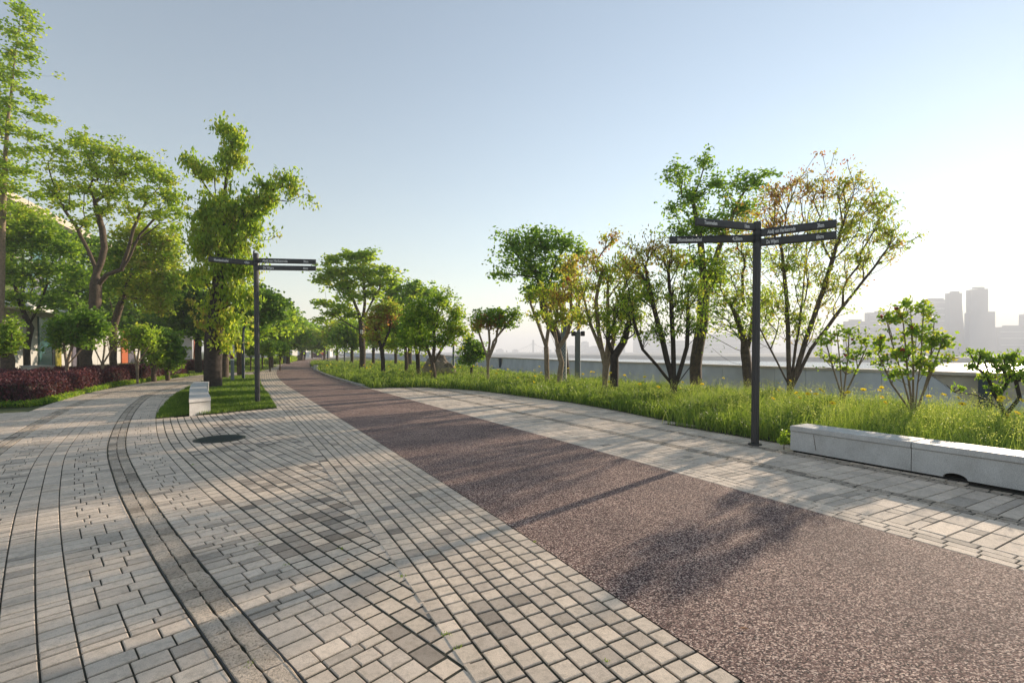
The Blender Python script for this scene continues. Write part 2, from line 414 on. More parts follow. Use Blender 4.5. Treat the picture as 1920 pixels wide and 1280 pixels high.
# right-hand pavement
pv = Pavers()
vR = E.v_at(19.2)
rows(pv, E, PW, .105, 3, 0, vR+2, (.19,.23), .011, tone=.68)
RU = [PW+.315, PW+.75, PW+1.2]
courses(pv, E, RU, 0, vR, (.10,.15,.2), (.2,.3,.43), .012, tone=.68)
courses(pv, E, [PW+1.42, PW+1.85, PW+2.28], 0, vR, (.10,.15,.2), (.2,.3,.43), .012, tone=.66)
courses(pv, E, [PW+2.5, PW+3.0, PW+3.5, PW+4.2], E.v_at(3), vR, (.10,.15,.2), (.2,.3,.5), .012, tone=.66)
pv.build('right_pavement', M['flag'])
pv = Pavers()
rows(pv, E, PW+1.2, .11, 2, 0, vR, (.10,.22), .016, z=.010, rough=.010, tone=.4)
rows(pv, E, PW+2.28, .11, 2, 0, vR, (.10,.22), .016, z=.010, rough=.010, tone=.4)
pv.build('rough_drain_band', M['rough'])
ribbon('asphalt_path', E, 0.002, PW-.002, 0, E.L, .012, M['asphalt'], nu=3)
# bed sheets under the paving
def sheet(name, pts, z, mat):
    return tag(mesh_obj(name, [(p[0], p[1], z) for p in pts], [tuple(range(len(pts)))], mat), kind='structure')

# river wall line (base), near to far
WL = Curve([(30,-26),(21,-6),(17,3),(13.3,10.6),(11.15,14.7),(7.2,22.9),(4.1,28.9),(1.9,35),(-1.9,46.5),(-7,57),(-16,78),(-34,118),(-70,200)], .3)
land_edge = [tuple(WL.P(.42, v)) for v in np.linspace(0, WL.L, 60)]
far = [(-260,700), (-800,2200), (-1500,4300), (-3900,4300), (-3900,-400), (40,-400)]
gp = land_edge + far
import mathutils
def fill_sheet(name, pts, z, mat):
    tess = mathutils.geometry.tessellate_polygon([[Vector((p[0], p[1], 0)) for p in pts]])
    fs = []
    for t in tess:
        a, b, c = (pts[i] for i in t)
        fs.append(tuple(t) if (b[0]-a[0])*(c[1]-a[1])-(b[1]-a[1])*(c[0]-a[0]) > 0 else tuple(t[::-1]))
    return tag(mesh_obj(name, [(p[0], p[1], z) for p in pts], fs, mat), kind='structure')
fill_sheet('ground', gp, -.03, M['lawn'])
mb = MB(); n = len(land_edge)
le = land_edge + [(-260,700), (-800,2200)]
V = [(p[0], p[1], -.03) for p in le] + [(p[0]+1.5, p[1], -9) for p in le]
mb.add(V, [(i, i+1, len(le)+i+1, len(le)+i) for i in range(len(le)-1)]); tag(mb.build('embankment', M['wall']), kind='structure')
# joint bed: everything paved
fill_sheet('paving_bed', [tuple(C.P(-2.92, v)) for v in np.linspace(C.v_at(13.2), 0, 20)] + [tuple(p) for p in (E.P(PW+.3, 0.1), )] +
      [tuple(E.P(PW+4.2, v)) for v in np.linspace(E.v_at(2), E.v_at(12), 10)] + [tuple(E.P(PW+.3, v)) for v in np.linspace(vR, E.v_at(60), 20)] +
      [tuple(E.P(-BW-.02, v)) for v in np.linspace(E.v_at(60), E.v_at(36), 10)] + [tuple(C.P(-2.0, v)) for v in np.linspace(C.v_at(34), C.v_at(13.3), 14)], 0.0055, M['joint'])
# promenade in front of the river wall
ribbon('promenade_road', WL, -2.15, .0, 0, WL.L, .004, M['road'])
ribbon('promenade_pavement', WL, -3.3, -2.3, 0, WL.L, .006, M['walk'])
ribbon('promenade_kerb', WL, -2.3, -2.15, 0, WL.L, .05, M['cap'])
fill_sheet('plaza', [G(556,673.5)[:2], G(594,673.6)[:2], G(640,670)[:2], G(690,666)[:2], G(540,664)[:2], G(480,666)[:2], G(520,669)[:2]], -.01, M['plaza'])
# water and the far bank
tag(mesh_obj('river_water', [(-3000,-600,-8),(4700,-600,-8),(4700,4400,-8),(-3000,4400,-8)], [(0,1,2,3)], M['water']), kind='structure')
fb = MB()
bank = [(560,669.5),(900,669.0),(1100,671.5),(1300,675),(1500,677.5),(1800,680),(2400,684),(3400,690)]
bp = []
for px, py in bank:
    r = ray(px, py); t = (-8-EYE)/r[2]; bp.append((r[0]*t, r[1]*t))
V = []
for p in bp:
    V += [(p[0], p[1], -8), (p[0]*1.01, p[1]*1.01, -4), (p[0]*(1+1500/math.hypot(*p)), p[1]*(1+1500/math.hypot(*p)), -3)]
Fs = []
for i in range(len(bp)-1):
    for k in range(2): Fs.append((3*i+k, 3*i+3+k, 3*i+4+k, 3*i+1+k))
tag(mesh_obj('far_bank', V, Fs, M['farland']), kind='structure')

# ---------------------------------------------------------------- foliage tools
def inpoly(P, poly):
    x, y = P[:,0], P[:,1]; r = np.zeros(len(P), bool); n = len(poly)
    for i in range(n):
        x0, y0 = poly[i][:2]; x1, y1 = poly[(i+1)%n][:2]
        c = ((y0 > y) != (y1 > y)) & (x < (x1-x0)*(y-y0)/((y1-y0) or 1e-9)+x0); r ^= c
    return r
def scatter(poly, n, dens=None):
    P = np.array([p[:2] for p in poly]); lo, hi = P.min(0), P.max(0); out = []
    q = rng.uniform(lo, hi, (n, 2)); q = q[inpoly(q, poly)]
    if dens is not None: q = q[rng.random(len(q)) < dens(q)]
    return q
def blade_mesh(q, h, wd, lean=.35, z0=0.0):
    n = len(q); a = rng.uniform(0, 2*np.pi, n); b = rng.uniform(0, 2*np.pi, n)
    sx, sy = np.cos(a)*wd/2, np.sin(a)*wd/2; l = rng.uniform(.1, 1, n)*lean*h
    lx, ly = np.cos(b)*l, np.sin(b)*l; z = np.full(n, z0) if np.isscalar(z0) else z0
    x, y = q[:,0], q[:,1]
    def v(cx, cy, cz, k): return [np.stack([x+cx-sx*k, y+cy-sy*k, z+cz], 1), np.stack([x+cx+sx*k, y+cy+sy*k, z+cz], 1)]
    A = v(0, 0, np.zeros(n)-.01, 1) + v(lx*.35, ly*.35, h*.55, .85) + v(lx, ly, h, .12)
    V = np.stack(A, 1).reshape(-1, 3); i = np.arange(n)*6
    Fs = np.stack([np.stack([i, i+1, i+3, i+2], 1), np.stack([i+2, i+3, i+5, i+4], 1)], 1).reshape(-1, 4)
    return V, Fs
def leaf_mesh(c, L, Wd, mode='rand', out=None):
    """folded four-cornered leaves; mode: rand, flat (layered), hang"""
    n = len(c)
    if mode == 'hang':
        d = rng.normal(0, .45, (n, 3)); d[:,2] -= 1.0
    elif mode == 'flat':
        d = rng.normal(0, 1, (n, 3)); d[:,2] = rng.normal(-.15, .22, n)
    elif mode == 'up':
        d = rng.normal(0, .6, (n, 3)); d[:,2] += .8
    else: d = rng.normal(0, 1, (n, 3)); d[:,2] *= .7
    d /= np.linalg.norm(d, axis=1)[:, None]
    r = rng.normal(0, 1, (n, 3))
    if mode == 'flat': r[:,2] *= .25
    s = np.cross(d, r); s /= np.linalg.norm(s, axis=1)[:, None]+1e-9
    nn = np.cross(s, d)
    L = L*rng.uniform(.65, 1.2, n)[:, None]; W2 = Wd*rng.uniform(.7, 1.15, n)[:, None]/2
    f = W2*.35
    V = np.stack([c-d*L/2, c+s*W2+nn*f, c+d*L/2, c-s*W2+nn*f], 1).reshape(-1, 3)
    i = np.arange(n)*4
    return V, np.stack([i, i+1, i+2, i+3], 1)

class Stem(list): br = False
def grow(stems, tips, wlen=.35, step=.35, wig=.10, r_base=.1, r_tip=.004, expo=.62, sag=0.0):
    """grow limbs from stem polylines to every tip; returns (V, F)"""
    pos = []; par = []; pl = []
    for st in stems:
        pts = [np.array(p, float) for p in st]; last = -1
        # share the first node with an existing one when it coincides
        if pos:
            dd = np.linalg.norm(np.array(pos)-pts[0], axis=1); k = int(dd.argmin())
            if dd[k] < (.12 if len(st) and not getattr(st, 'br', False) else 1.5): last = k; pts = [pos[k]] + (pts[1:] if not getattr(st, 'br', False) else pts)
        if last < 0: pos.append(pts[0]); par.append(-1); pl.append(0.0); last = len(pos)-1
        for a, b in zip(pts[:-1], pts[1:]):
            m = max(1, int(np.linalg.norm(b-a)/step)); a = pos[last]
            for k in range(1, m+1):
                q = a+(b-a)*k/m
                if k < m: q = q+rng.normal(0, wig*.25*step, 3)
                pos.append(q); par.append(last); pl.append(pl[last]+np.linalg.norm(q-pos[last])); last = len(pos)-1
    P = np.array(pos)
    order = np.argsort(np.linalg.norm(tips-P[:,None].mean(0), axis=1)) if len(tips) else []
    d0 = np.array([np.linalg.norm(P-t, axis=1).min() for t in tips]) if len(tips) else np.array([])
    order = np.argsort(d0)
    N = len(P); cap = N+len(tips)*40; PP = np.zeros((cap, 3)); PP[:N] = P; LL = np.zeros(cap); LL[:N] = pl; PA = list(par)
    tipn = []
    first_ok = .12
    zmin = P[:,2].min()
    H = max(P[:,2].max()-zmin, .5)
    for ti in order:
        t = tips[ti]; dist = np.linalg.norm(PP[:N]-t, axis=1)
        cost = dist+wlen*LL[:N]+np.maximum(0, PP[:N,2]-t[2]+.25*dist)*1.2+(PP[:N,2]-zmin < first_ok*H)*0.3*dist
        k = int(cost.argmin()); a = PP[k].copy(); L = dist[k]; m = max(1, int(L/step)); last = k
        perp = rng.normal(0, 1, 3)*wig*L
        for j in range(1, m+1):
            s = j/m; q = a+(t-a)*s+perp*math.sin(math.pi*s)*.6+rng.normal(0, wig*step*.3, 3)*(j < m); q[2] += -math.sin(math.pi*s)*L*.06*(1 if sag == 0 else sag)
            PP[N] = q; PA.append(last); LL[N] = LL[last]+np.linalg.norm(q-PP[last]); last = N; N += 1
            if N >= cap-2: break
        tipn.append(last)
        if N >= cap-50: break
    P = PP[:N]; PA = np.array(PA)
    cnt = np.zeros(N)
    for t in tipn: cnt[t] += 1
    for i in range(N-1, 0, -1):
        if PA[i] >= 0: cnt[PA[i]] += cnt[i]
    cnt = np.maximum(cnt, .6); tot = max(cnt[0], 1)
    rad = r_tip+(r_base-r_tip)*(cnt/tot)**expo
    mainc = {}
    for i in range(N):
        p = PA[i]
        if p >= 0 and (p not in mainc or cnt[i] > cnt[mainc[p]]): mainc[p] = i
    dirs = np.zeros((N, 3))
    for i in range(N):
        p = PA[i]
        d = P[i]-P[p] if p >= 0 else np.array([0,0,1.0])
        if i in mainc: d = d/(np.linalg.norm(d)+1e-9)+(P[mainc[i]]-P[i])/(np.linalg.norm(P[mainc[i]]-P[i])+1e-9)
        dirs[i] = d/(np.linalg.norm(d)+1e-9)
    K = 6
    V = []; Fs = []; ang = np.arange(K)*2*np.pi/K; ca, sa = np.cos(ang)[:,None], np.sin(ang)[:,None]
    ringid = {}
    def ring(p, d, r):
        a = np.cross(d, (.31,.95,.05)); a /= np.linalg.norm(a)+1e-9; b = np.cross(d, a)
        V.append(p+(a*ca+b*sa)*r); return (len(V)-1)*K
    for i in range(N): ringid[i] = ring(P[i], dirs[i], rad[i])
    # root flare
    for i in range(N):
        p = PA[i]
        if p < 0: continue
        if mainc[p] == i: a = ringid[p]
        else:
            d = P[i]-P[p]; a = ring(P[p], d/(np.linalg.norm(d)+1e-9), min(rad[i]*1.15, rad[p]))
        b = ringid[i]
        for k in range(K): Fs.append((a+k, a+(k+1)%K, b+(k+1)%K, b+k))
    V = np.concatenate(V)
    return V, np.array(Fs), P[np.array(tipn, int)] if tipn else np.zeros((0, 3)), P, PA

def blob_points(blobs, d, n, shell=.45):
    """blobs: (px, py, rx, ry, weight[, dy offset m, hue]) in picture units at distance d"""
    wts = np.array([b[4] if len(b) > 4 and b[4] else b[2]*b[3] for b in blobs], float); wts /= wts.sum()
    ns = np.maximum(1, (wts*n).astype(int)); P = []; Hh = []
    for b, k in zip(blobs, ns):
        dy = b[5] if len(b) > 5 else 0
        c = D(b[0], b[1], d+dy); r = np.array([b[2], min(b[2], b[3]*1.3 if b[3] > b[2] else b[2])*.85, b[3]])*(d+dy)/F
        if b[3] < .5*b[2]: r[2] *= 1.45
        v = rng.normal(0, 1, (k, 3)); v /= np.linalg.norm(v, axis=1)[:, None]
        P.append(c+v*r*(rng.random((k, 1))**shell)*np.exp(rng.normal(-.03, .28, (k, 1)))); Hh += [b[6] if len(b) > 6 else None]*k
    return np.concatenate(P), Hh

def plant(name, label, cat, px, d, stems, blobs, n=120, group=None, leaf=(.08,.04), per=40, spread=.16, hue=.3, hvar=.1, mode='rand',
          bark='bark', r_base=.09, r_tip=.0035, wlen=.35, step=.35, wig=.1, expo=.62, shell=.45, flowers=None, tipleaf=1.0, z0=0.0, squash=.7, along=0.4, bare=None):
    base = D(px, 658, d); base[2] = z0
    n = int(n*2.1); per = max(3, int(per*.36)); spread *= .80; leaf = (leaf[0]*1.22, leaf[1]*1.22); expo = max(expo+.12, .58); r_base *= 1.1
    t = thing(name, label, cat, base, group)
    ST = []
    for si, st in enumerate(stems):
        if si and st[0] is not None and (st[0][1] <= 668 or min(math.hypot(st[0][0]-q[0], st[0][1]-q[1]) for q in stems[0][1 if stems[0][0] is not None else 2:]) < 5): st = [None]+list(st)
        pts = Stem([base+np.array([0,0,-.05])])
        if st[0] is None: pts = Stem(); pts.br = True; st = st[1:]
        for q in st: pts.append(D(q[0], q[1], d+(q[2] if len(q) > 2 else 0)))
        ST.append(pts)
    if not ST: ST = [[base+np.array([0,0,-.05]), base+np.array([0,0,.12])]]
    tips, hh = blob_points(blobs, d, n, shell)
    tips[:,2] = np.maximum(tips[:,2], z0+.15)
    if bare:
        bt, _ = blob_points(bare[0], d, bare[1], shell); allt = np.concatenate([tips, bt])
    else: allt = tips
    V, Fs, tp, P, PA = grow(ST, allt, wlen, step, wig, r_base, r_tip, expo)
    mesh_obj('trunk', V, Fs, M[bark], t, smooth=True)
    # leaves gather round the twig ends and along the last bit of twig
    hues = np.array([hue if h is None else h for h in hh])
    idx = np.repeat(np.arange(len(tips)), per)
    keep = rng.random(len(idx)) < tipleaf; idx = idx[keep]
    cen = tips[idx]
    off = rng.normal(0, 1, (len(idx), 3)); off /= np.linalg.norm(off, axis=1)[:,None]; off *= (rng.random((len(idx), 1))**.7)*spread*rng.uniform(.5, 1.6, len(tips))[idx][:,None]*1.7
    off[:,2] *= squash
    c = cen+off
    ch = rng.normal(0, hvar*.8, len(tips))
    rr = np.clip(hues[idx]+ch[idx]+rng.normal(0, hvar*.55, len(idx)), 0, 1)
    c[:,2] = np.maximum(c[:,2], z0+.04)
    V, Fs = leaf_mesh(c, leaf[0], leaf[1], mode)
    mesh_obj('crown', V, Fs, M['leaf'], t, attrs={'rnd': rr})
    if flowers:
        fc = tips[rng.permutation(len(tips))[:flowers]]+rng.normal(0, .05, (flowers, 3))
        for p in fc:
            k = rng.normal(0, 1, (26, 3)); k /= np.linalg.norm(k, axis=1)[:,None]
            V, Fs = leaf_mesh(p+k*.022, .055, .045, 'rand'); mesh_obj('blossom', V, Fs, M['pinkpetal'], t, attrs={'rnd': rng.random(26)})
    return t

# ---------------------------------------------------------------- river wall
wl = thing('river_wall', 'long low grey concrete wall with a beige coping along the river', 'wall', (*WL.P(0, WL.v_at(20)), 0))
WH = .90
def v_near(px):
    best = min(np.linspace(0, WL.L, 900), key=lambda v: abs((WL.P(0, v)[0]/max(WL.P(0, v)[1], .1))*F+960-px) if WL.P(0, v)[1] > 2 else 1e9); return float(best)
gaps = [(v_near(1845)-1.2, v_near(1845)+1.2), (v_near(937)-.9, v_near(937)+.9)]
segs = []; last = 0
for a, b in gaps: segs.append((last, a)); last = b
segs.append((last, WL.L))
for a, b in segs:
    f = MB(); k = max(1, int((b-a)/1.15)); e = np.linspace(a, b, k+1)
    for i in range(k):
        q = WL.P([0, 0, .3, .3], [e[i]+.006, e[i+1]-.006, e[i+1]-.006, e[i]+.006]); f.prism([tuple(p) for p in q], -.02, WH-.002)
    q0 = [tuple(WL.P(.02, v)) for v in np.linspace(a, b, k+1)]+[tuple(WL.P(.28, v)) for v in np.linspace(b, a, k+1)]
    f.build('wall_panels', M['wall'], wl)
    f = MB(); e2 = np.linspace(a, b, max(2, int((b-a)/2.3))+1)
    for i in range(len(e2)-1):
        q = WL.P([-.05, -.05, .36, .36], [e2[i]+.004, e2[i+1]-.004, e2[i+1]-.004, e2[i]+.004]); f.prism([tuple(p) for p in q], WH, WH+.085)
    f.build('coping', M['cap'], wl)
for a, b in gaps:
    m = (a+b)/2; f = MB()
    for v0, v1 in ((a, m-.14), (m+.14, b)):
        P0 = WL.P(.03, v0); P1 = WL.P(.03, v1); nn = np.array([*(WL.P(.12, v0)-P0), 0]); A = (P0[0], P0[1]); B = (P1[0], P1[1])
        tri = [(*A, 0), (*B, 0), (*A, WH-.01)] if v0 == a else [(*A, 0), (*B, 0), (*B, WH-.01)]
        f.slab(tri, nn)
    f.build('sloped_end', M['wall'], wl)
    q = WL.P([.14, .14, .27, .27], [a, b, b, a]); MB().prism([tuple(p) for p in q], 0, WH-.01).build('recessed_panel', M['cap'], wl)
    q = WL.P([-.03, -.03, .34, .34], [a, b, b, a]); MB().prism([tuple(p) for p in q], WH+.002, WH+.082).build('coping', M['cap'], wl)
    q = WL.P([-.08, -.08, .13, .13], [m-.11, m+.11, m+.11, m-.11]); MB().prism([tuple(p) for p in q], 0, WH-.01).build('gate_post', M['darksteel'], wl)

# ---------------------------------------------------------------- glazed building on the left
B0 = np.array([-41.0, 39.8]); bd = np.array([-.38, .925]); bn = np.array([.925, .38])
def BP(s, o, z): p = B0+bd*s+bn*o; return (p[0], p[1], z)
bl = thing('office_building', 'pale building with coloured glass panels and a white canopy behind the trees', 'building', BP(0, 0, 0))
def bbox(name, s0, s1, o0, o1, z0, z1, mat, parent):
    m = MB(); m.prism([BP(s0, o0, 0)[:2], BP(s1, o0, 0)[:2], BP(s1, o1, 0)[:2], BP(s0, o1, 0)[:2]], z0, z1); return m.build(name, mat, parent)
S0, S1 = -26, 62
bbox('wall', S0, S1, -12, 0, 0, 13.2, M['panel'], bl)
bbox('roof', S0-1, S1+1, -13, 1.3, 13.2, 13.8, M['cap'], bl)
mb = MB()                                      # canopy with a curled lip
for (o0, z0, o1, z1) in ((0.02, 4.95, 1.9, 5.1), (1.9, 5.1, 2.5, 4.75)):
    a, b, c, d = BP(S0, o0, z0), BP(S1, o0, z0), BP(S1, o1, z1), BP(S0, o1, z1)
    V = [a, b, c, d]+[(p[0], p[1], p[2]+.28) for p in (a, b, c, d)]
    mb.add(V, [(0,1,2,3),(7,6,5,4),(0,4,5,1),(1,5,6,2),(2,6,7,3),(3,7,4,0)])
mb.build('canopy', M['white'], bl)
gl = ['g_teal', 'g_clear', 'g_purple', 'g_green', 'g_clear', 'g_teal', 'g_clear']
random.seed(11)
for fl, (z0, z1) in enumerate(((5.5, 9.1), (9.3, 13.0))):
    s = S0+14
    while s < 50:
        wdt = random.choice((1.1, 1.5, 1.9))
        wn = bbox('window', s+.04, s+wdt-.04, .01, .09, z0+.05, z1-.05, M[random.choice(gl)], bl); s += wdt
fr = MB()
for s in np.arange(S0+14, 50, 3.2):
    m = MB(); 
    fr.prism([BP(s-.05, .02, 0)[:2], BP(s+.05, .02, 0)[:2], BP(s+.05, .2, 0)[:2], BP(s-.05, .2, 0)[:2]], 5.45, 13.05)
fr.build('mullions', M['frame'], bl)
pj = MB()
for s in np.arange(-6, 48, 2.4):
    for (a, b) in ((.05, 1.55), (1.6, 3.1), (3.15, 4.85)): pj.prism([BP(s+.03, .01, 0)[:2], BP(s+2.37, .01, 0)[:2], BP(s+2.37, .07, 0)[:2], BP(s+.03, .07, 0)[:2]], a, b)
pj.build('cladding', M['panel'], bl)
def s_at(px):
    k = (px-960)/F; return (k*B0[1]-B0[0])/(bd[0]-k*bd[1])
for px0, px1, mt, nm in ((69, 92, 'g_teal', 'glass_door'), (93, 97, 'frame', 'door_frame'), (98, 110, 'g_yellow', 'glass_door'), (132, 148, 'g_purple', 'glass_door'), (225, 236, 'orange', 'door'), (238, 250, 'g_purple', 'glass_door'), (362, 368, 'orange', 'door')):
    bbox(nm, s_at(px0), s_at(px1), .08, .22, .02, 4.6, M[mt], bl)

# ---------------------------------------------------------------- trees and shrubs, right side
P_ = plant
def vase(px, py0, tops): return [[(px, py0)] + t for t in tops]
GR = 'small trees planted along the riverside grass bed'
# tall fine-leaved russet tree behind the big signpost
P_('tree', 'largest russet multi-stemmed tree, right of the big signpost', 'tree', 1482, 14.6,
   [[(1480,722),(1478,640),(1475,560),(1466,470)], [(1479,722),(1445,655),(1412,590),(1400,540,.5)], [(1484,724),(1510,640),(1545,540),(1575,440),(1590,380,.4)], [(1485,726),(1520,655),(1580,575),(1640,500,-.4),(1690,430)], [(1482,720),(1500,600),(1512,480,.8),(1515,400)]],
   [(1590,345,45,48,0,0,.60),(1640,385,45,50),(1665,440,40,45),(1600,420,60,60),(1520,350,55,45,0,0,.66),(1460,365,45,45,0,0,.72),(1450,420,50,45,0,0,.70),(1540,440,60,60),(1620,490,50,40),(1480,500,65,60,0,0,.45),(1440,570,55,50,0,0,.42),(1550,540,55,50),(1500,600,60,45,0,0,.45),(1685,465,20,30)],
   n=430, leaf=(.090,.036), per=40, spread=.17, hue=.52, hvar=.13, r_base=.12, wlen=.55, wig=.06, expo=.42, mode='up', shell=.7, group=GR)
P_('tree', 'dark green bushy tree directly behind the big signpost', 'tree', 1405, 17.5,
   [[(1400,680),(1396,640),(1380,590),(1350,540)], [(1402,660),(1410,600),(1420,520)]],
   [(1370,560,60,50),(1340,500,50,50,0,0,.40),(1400,480,60,60,0,0,.50),(1420,570,50,45),(1390,420,50,40,0,0,.60),(1320,580,45,40,0,0,.3),(1380,610,70,30,0,0,.34),(1435,620,35,25,0,0,.42)],
   n=240, leaf=(.11,.045), per=32, spread=.26, hue=.44, hvar=.14, r_base=.15, wlen=.4, group=GR, shell=.6)
P_('tree', 'tall green tree with a single thick trunk left of the big signpost', 'tree', 1306, 18.5,
   [[(1304,690),(1309,650),(1318,600),(1320,520),(1312,440),(1300,380),(1318,320)], [(1320,540),(1350,460),(1375,400),(1400,350)]],
   [(1320,305,18,25),(1275,325,32,22),(1290,370,40,28),(1265,392,22,16),(1310,420,42,34),(1275,435,30,16),(1345,345,26,20),(1385,345,42,26),(1425,335,22,18),(1395,390,40,25),(1350,430,35,35),(1300,490,40,25,0,0,.28),(1340,520,40,40,0,0,.3)],
   n=230, leaf=(.13,.07), per=44, spread=.25, hue=.24, hvar=.08, r_base=.20, wlen=.25, expo=.6, group=GR, shell=.6)
P_('tree', 'dark-stemmed V-shaped tree with dusky leaves left of the thick trunk', 'tree', 1264, 14.4,
   [[(1262,722),(1232,685),(1205,655),(1188,600),(1178,540)], [(1262,724),(1245,650),(1222,560),(1210,500)], [(1264,722),(1262,640),(1258,560),(1250,480)], [(1266,726),(1300,680),(1314,620),(1320,560,.3)], [(1266,724),(1288,650),(1290,560)]],
   [(1225,470,42,35,0,0,.66),(1190,500,40,40,0,0,.6),(1265,490,42,40,0,0,.55),(1215,550,45,45,0,0,.40),(1270,570,45,45,0,0,.40),(1185,580,30,40,0,0,.42),(1300,540,35,40,0,0,.38),(1230,620,50,25,0,0,.38),(1300,610,30,25,0,0,.36)],
   n=260, leaf=(.095,.040), per=28, spread=.18, hue=.50, hvar=.13, bark='barkdark', r_base=.13, wlen=.5, wig=.07, expo=.45, mode='up', group=GR, shell=.7)
P_('tree', 'russet tree forking into many stems above a pale trunk', 'tree', 1133, 17.0,
   [[(1134,690),(1128,660),(1108,610),(1095,560),(1085,520)], [(1134,680),(1122,620),(1118,560),(1130,500)], [(1138,690),(1150,640),(1155,570)], [(1136,690),(1140,620),(1140,540)]],
   [(1145,450,22,22,0,0,.66),(1110,490,28,26,0,0,.62),(1100,540,30,35,0,0,.5),(1140,520,36,45,0,0,.42),(1175,500,26,40,0,0,.5),(1130,590,45,35,0,0,.42),(1165,580,28,38,0,0,.40),(1085,590,22,20,0,0,.5),(1200,540,22,35,0,0,.40)],
   n=230, leaf=(.11,.045), per=28, spread=.20, hue=.50, hvar=.14, r_base=.15, bark='barkpale', wlen=.4, wig=.07, expo=.5, mode='up', group=GR, shell=.7)
P_('tree', 'ivy-clad dark trunk close beside the pale forked trunk', 'tree', 1153, 16.4,
   [[(1152,690),(1152,668),(1170,640),(1180,600),(1172,560)], [(1152,668),(1140,640),(1120,600)]],
   [(1175,560,25,35,0,0,.42),(1155,610,30,25,0,0,.38),(1190,600,20,25)], n=70, leaf=(.11,.05), per=30, spread=.2, hue=.35, hvar=.1, bark='barkdark', r_base=.13, expo=.4, group=GR)
P_('tree', 'broad blue-green tree leaning left over the two steel poles', 'tree', 1062, 24.0,
   [[(1060,690),(1055,650),(1040,620),(1022,590),(1018,560),(1010,520),(985,490)], [(1018,565),(1040,500),(1060,460)], [(1010,520),(960,515)]],
   [(960,455,25,22),(1000,450,45,24),(1030,465,40,35),(975,485,40,30),(1010,510,40,30),(945,515,22,12),(1060,455,25,20),(1085,470,22,20,0,0,.34),(1030,540,35,20),(1060,510,28,30,0,0,.4),(1000,545,22,18,0,0,.3),(925,515,10,6)],
   n=230, leaf=(.17,.10), per=34, spread=.34, hue=.24, hvar=.07, r_base=.20, bark='barkdark', wlen=.25, expo=.6, group=GR, shell=.6)
P_('tree', 'slim olive tree with upright stems left of the perforated steel pole', 'tree', 1026, 21.0,
   [[(1025,690),(1024,650),(1010,610),(995,570),(990,550)], [(1024,650),(1030,600),(1035,560)]],
   [(995,560,16,18,0,0,.42),(1010,590,18,14,0,0,.42),(1035,560,20,25,0,0,.5),(1020,545,22,14)], n=80, leaf=(.13,.06), per=20, spread=.18, hue=.45, hvar=.12, bark='barkpale', r_base=.10, wlen=.4, expo=.45, mode='up', group=GR)
P_('tree', 'small twisted tree with an orange-brown crown in front of the steel poles', 'tree', 1048, 19.0,
   [[(1050,700),(1053,680),(1046,655),(1040,620),(1045,580)], [(1046,655),(1062,630),(1072,600)], [(1046,660),(1030,620)]],
   [(1050,560,24,22,0,0,.62),(1062,590,26,22,0,0,.55),(1040,600,20,16,0,0,.48),(1075,540,22,25,0,0,.64),(1070,500,20,25,0,0,.62),(1088,600,14,12,0,0,.5)],
   n=130, leaf=(.12,.055), per=28, spread=.18, hue=.55, hvar=.13, bark='barkpale', r_base=.10, wlen=.45, expo=.45, mode='up', group=GR)
P_('tree', 'small vase-shaped tree with a rusty patch in its open crown', 'tree', 915, 21.5,
   [[(915,690),(912,665),(900,630),(892,600)], [(915,672),(918,640),(915,600)], [(916,675),(925,640),(945,615),(965,590)], [(914,680),(930,640),(935,600)]],
   [(905,595,22,14,0,0,.30),(935,590,24,14,0,0,.28),(965,590,14,14,0,0,.3),(920,605,30,9,0,0,.72),(895,612,12,12,0,0,.45),(945,605,22,12,0,0,.3)],
   n=130, leaf=(.13,.07), per=26, spread=.20, hue=.32, hvar=.09, bark='barkpale', r_base=.10, wlen=.6, expo=.45, wig=.05, group=GR)
P_('shrub', 'dark green bush beside the boulder', 'shrub', 884, 27, [[(884,685),(884,670)]], [(884,655,22,20),(900,660,14,16),(875,675,20,8),(880,640,12,14)],
   n=80, leaf=(.16,.09), per=40, spread=.26, hue=.2, hvar=.08, bark='barkdark', r_base=.08, wlen=.5)
P_('tree', 'round-crowned green tree in the grass with arching dark limbs', 'tree', 813, 22.5,
   [[(813,700),(811,680),(800,650),(785,620),(770,590)], [(812,680),(815,640),(812,590)], [(813,682),(830,650),(850,620),(860,590)], [(811,684),(795,665),(770,655)], [(813,684),(840,672),(862,662)]],
   [(790,570,32,26),(830,565,30,22),(855,590,22,26,0,0,.40),(770,600,28,30),(810,600,40,34),(845,620,26,26,0,0,.42),(760,630,18,20),(790,640,30,18),(865,620,12,20,0,0,.42),(825,640,28,16)],
   n=300, leaf=(.13,.07), per=38, spread=.22, hue=.31, hvar=.09, r_base=.14, bark='bark', wlen=.5, wig=.06, expo=.5, group=GR, shell=.6)
P_('tree', 'tall light-green feathery tree with a white box on its trunk', 'tree', 679, 36,
   [[(680,670),(679,640),(678,610),(672,585),(655,545),(640,510)], [(678,610),(684,570),(682,520),(675,490)], [(678,606),(695,570),(712,540),(715,510)]],
   [(625,487,18,10),(660,480,22,12),(690,480,20,12),(630,510,36,10),(680,505,40,12),(720,505,22,8),(650,530,34,10),(700,530,36,10),(735,525,16,9),(605,525,18,7),(660,555,34,8),(700,550,20,8),(605,568,20,6),(640,575,28,6),(620,588,22,5),(660,590,20,8),(600,600,14,4)],
   n=300, leaf=(.24,.13), per=36, spread=.42, hue=.40, hvar=.08, mode='flat', squash=.35, r_base=.22, bark='bark', wlen=.4, expo=.5, group=GR, shell=.6)
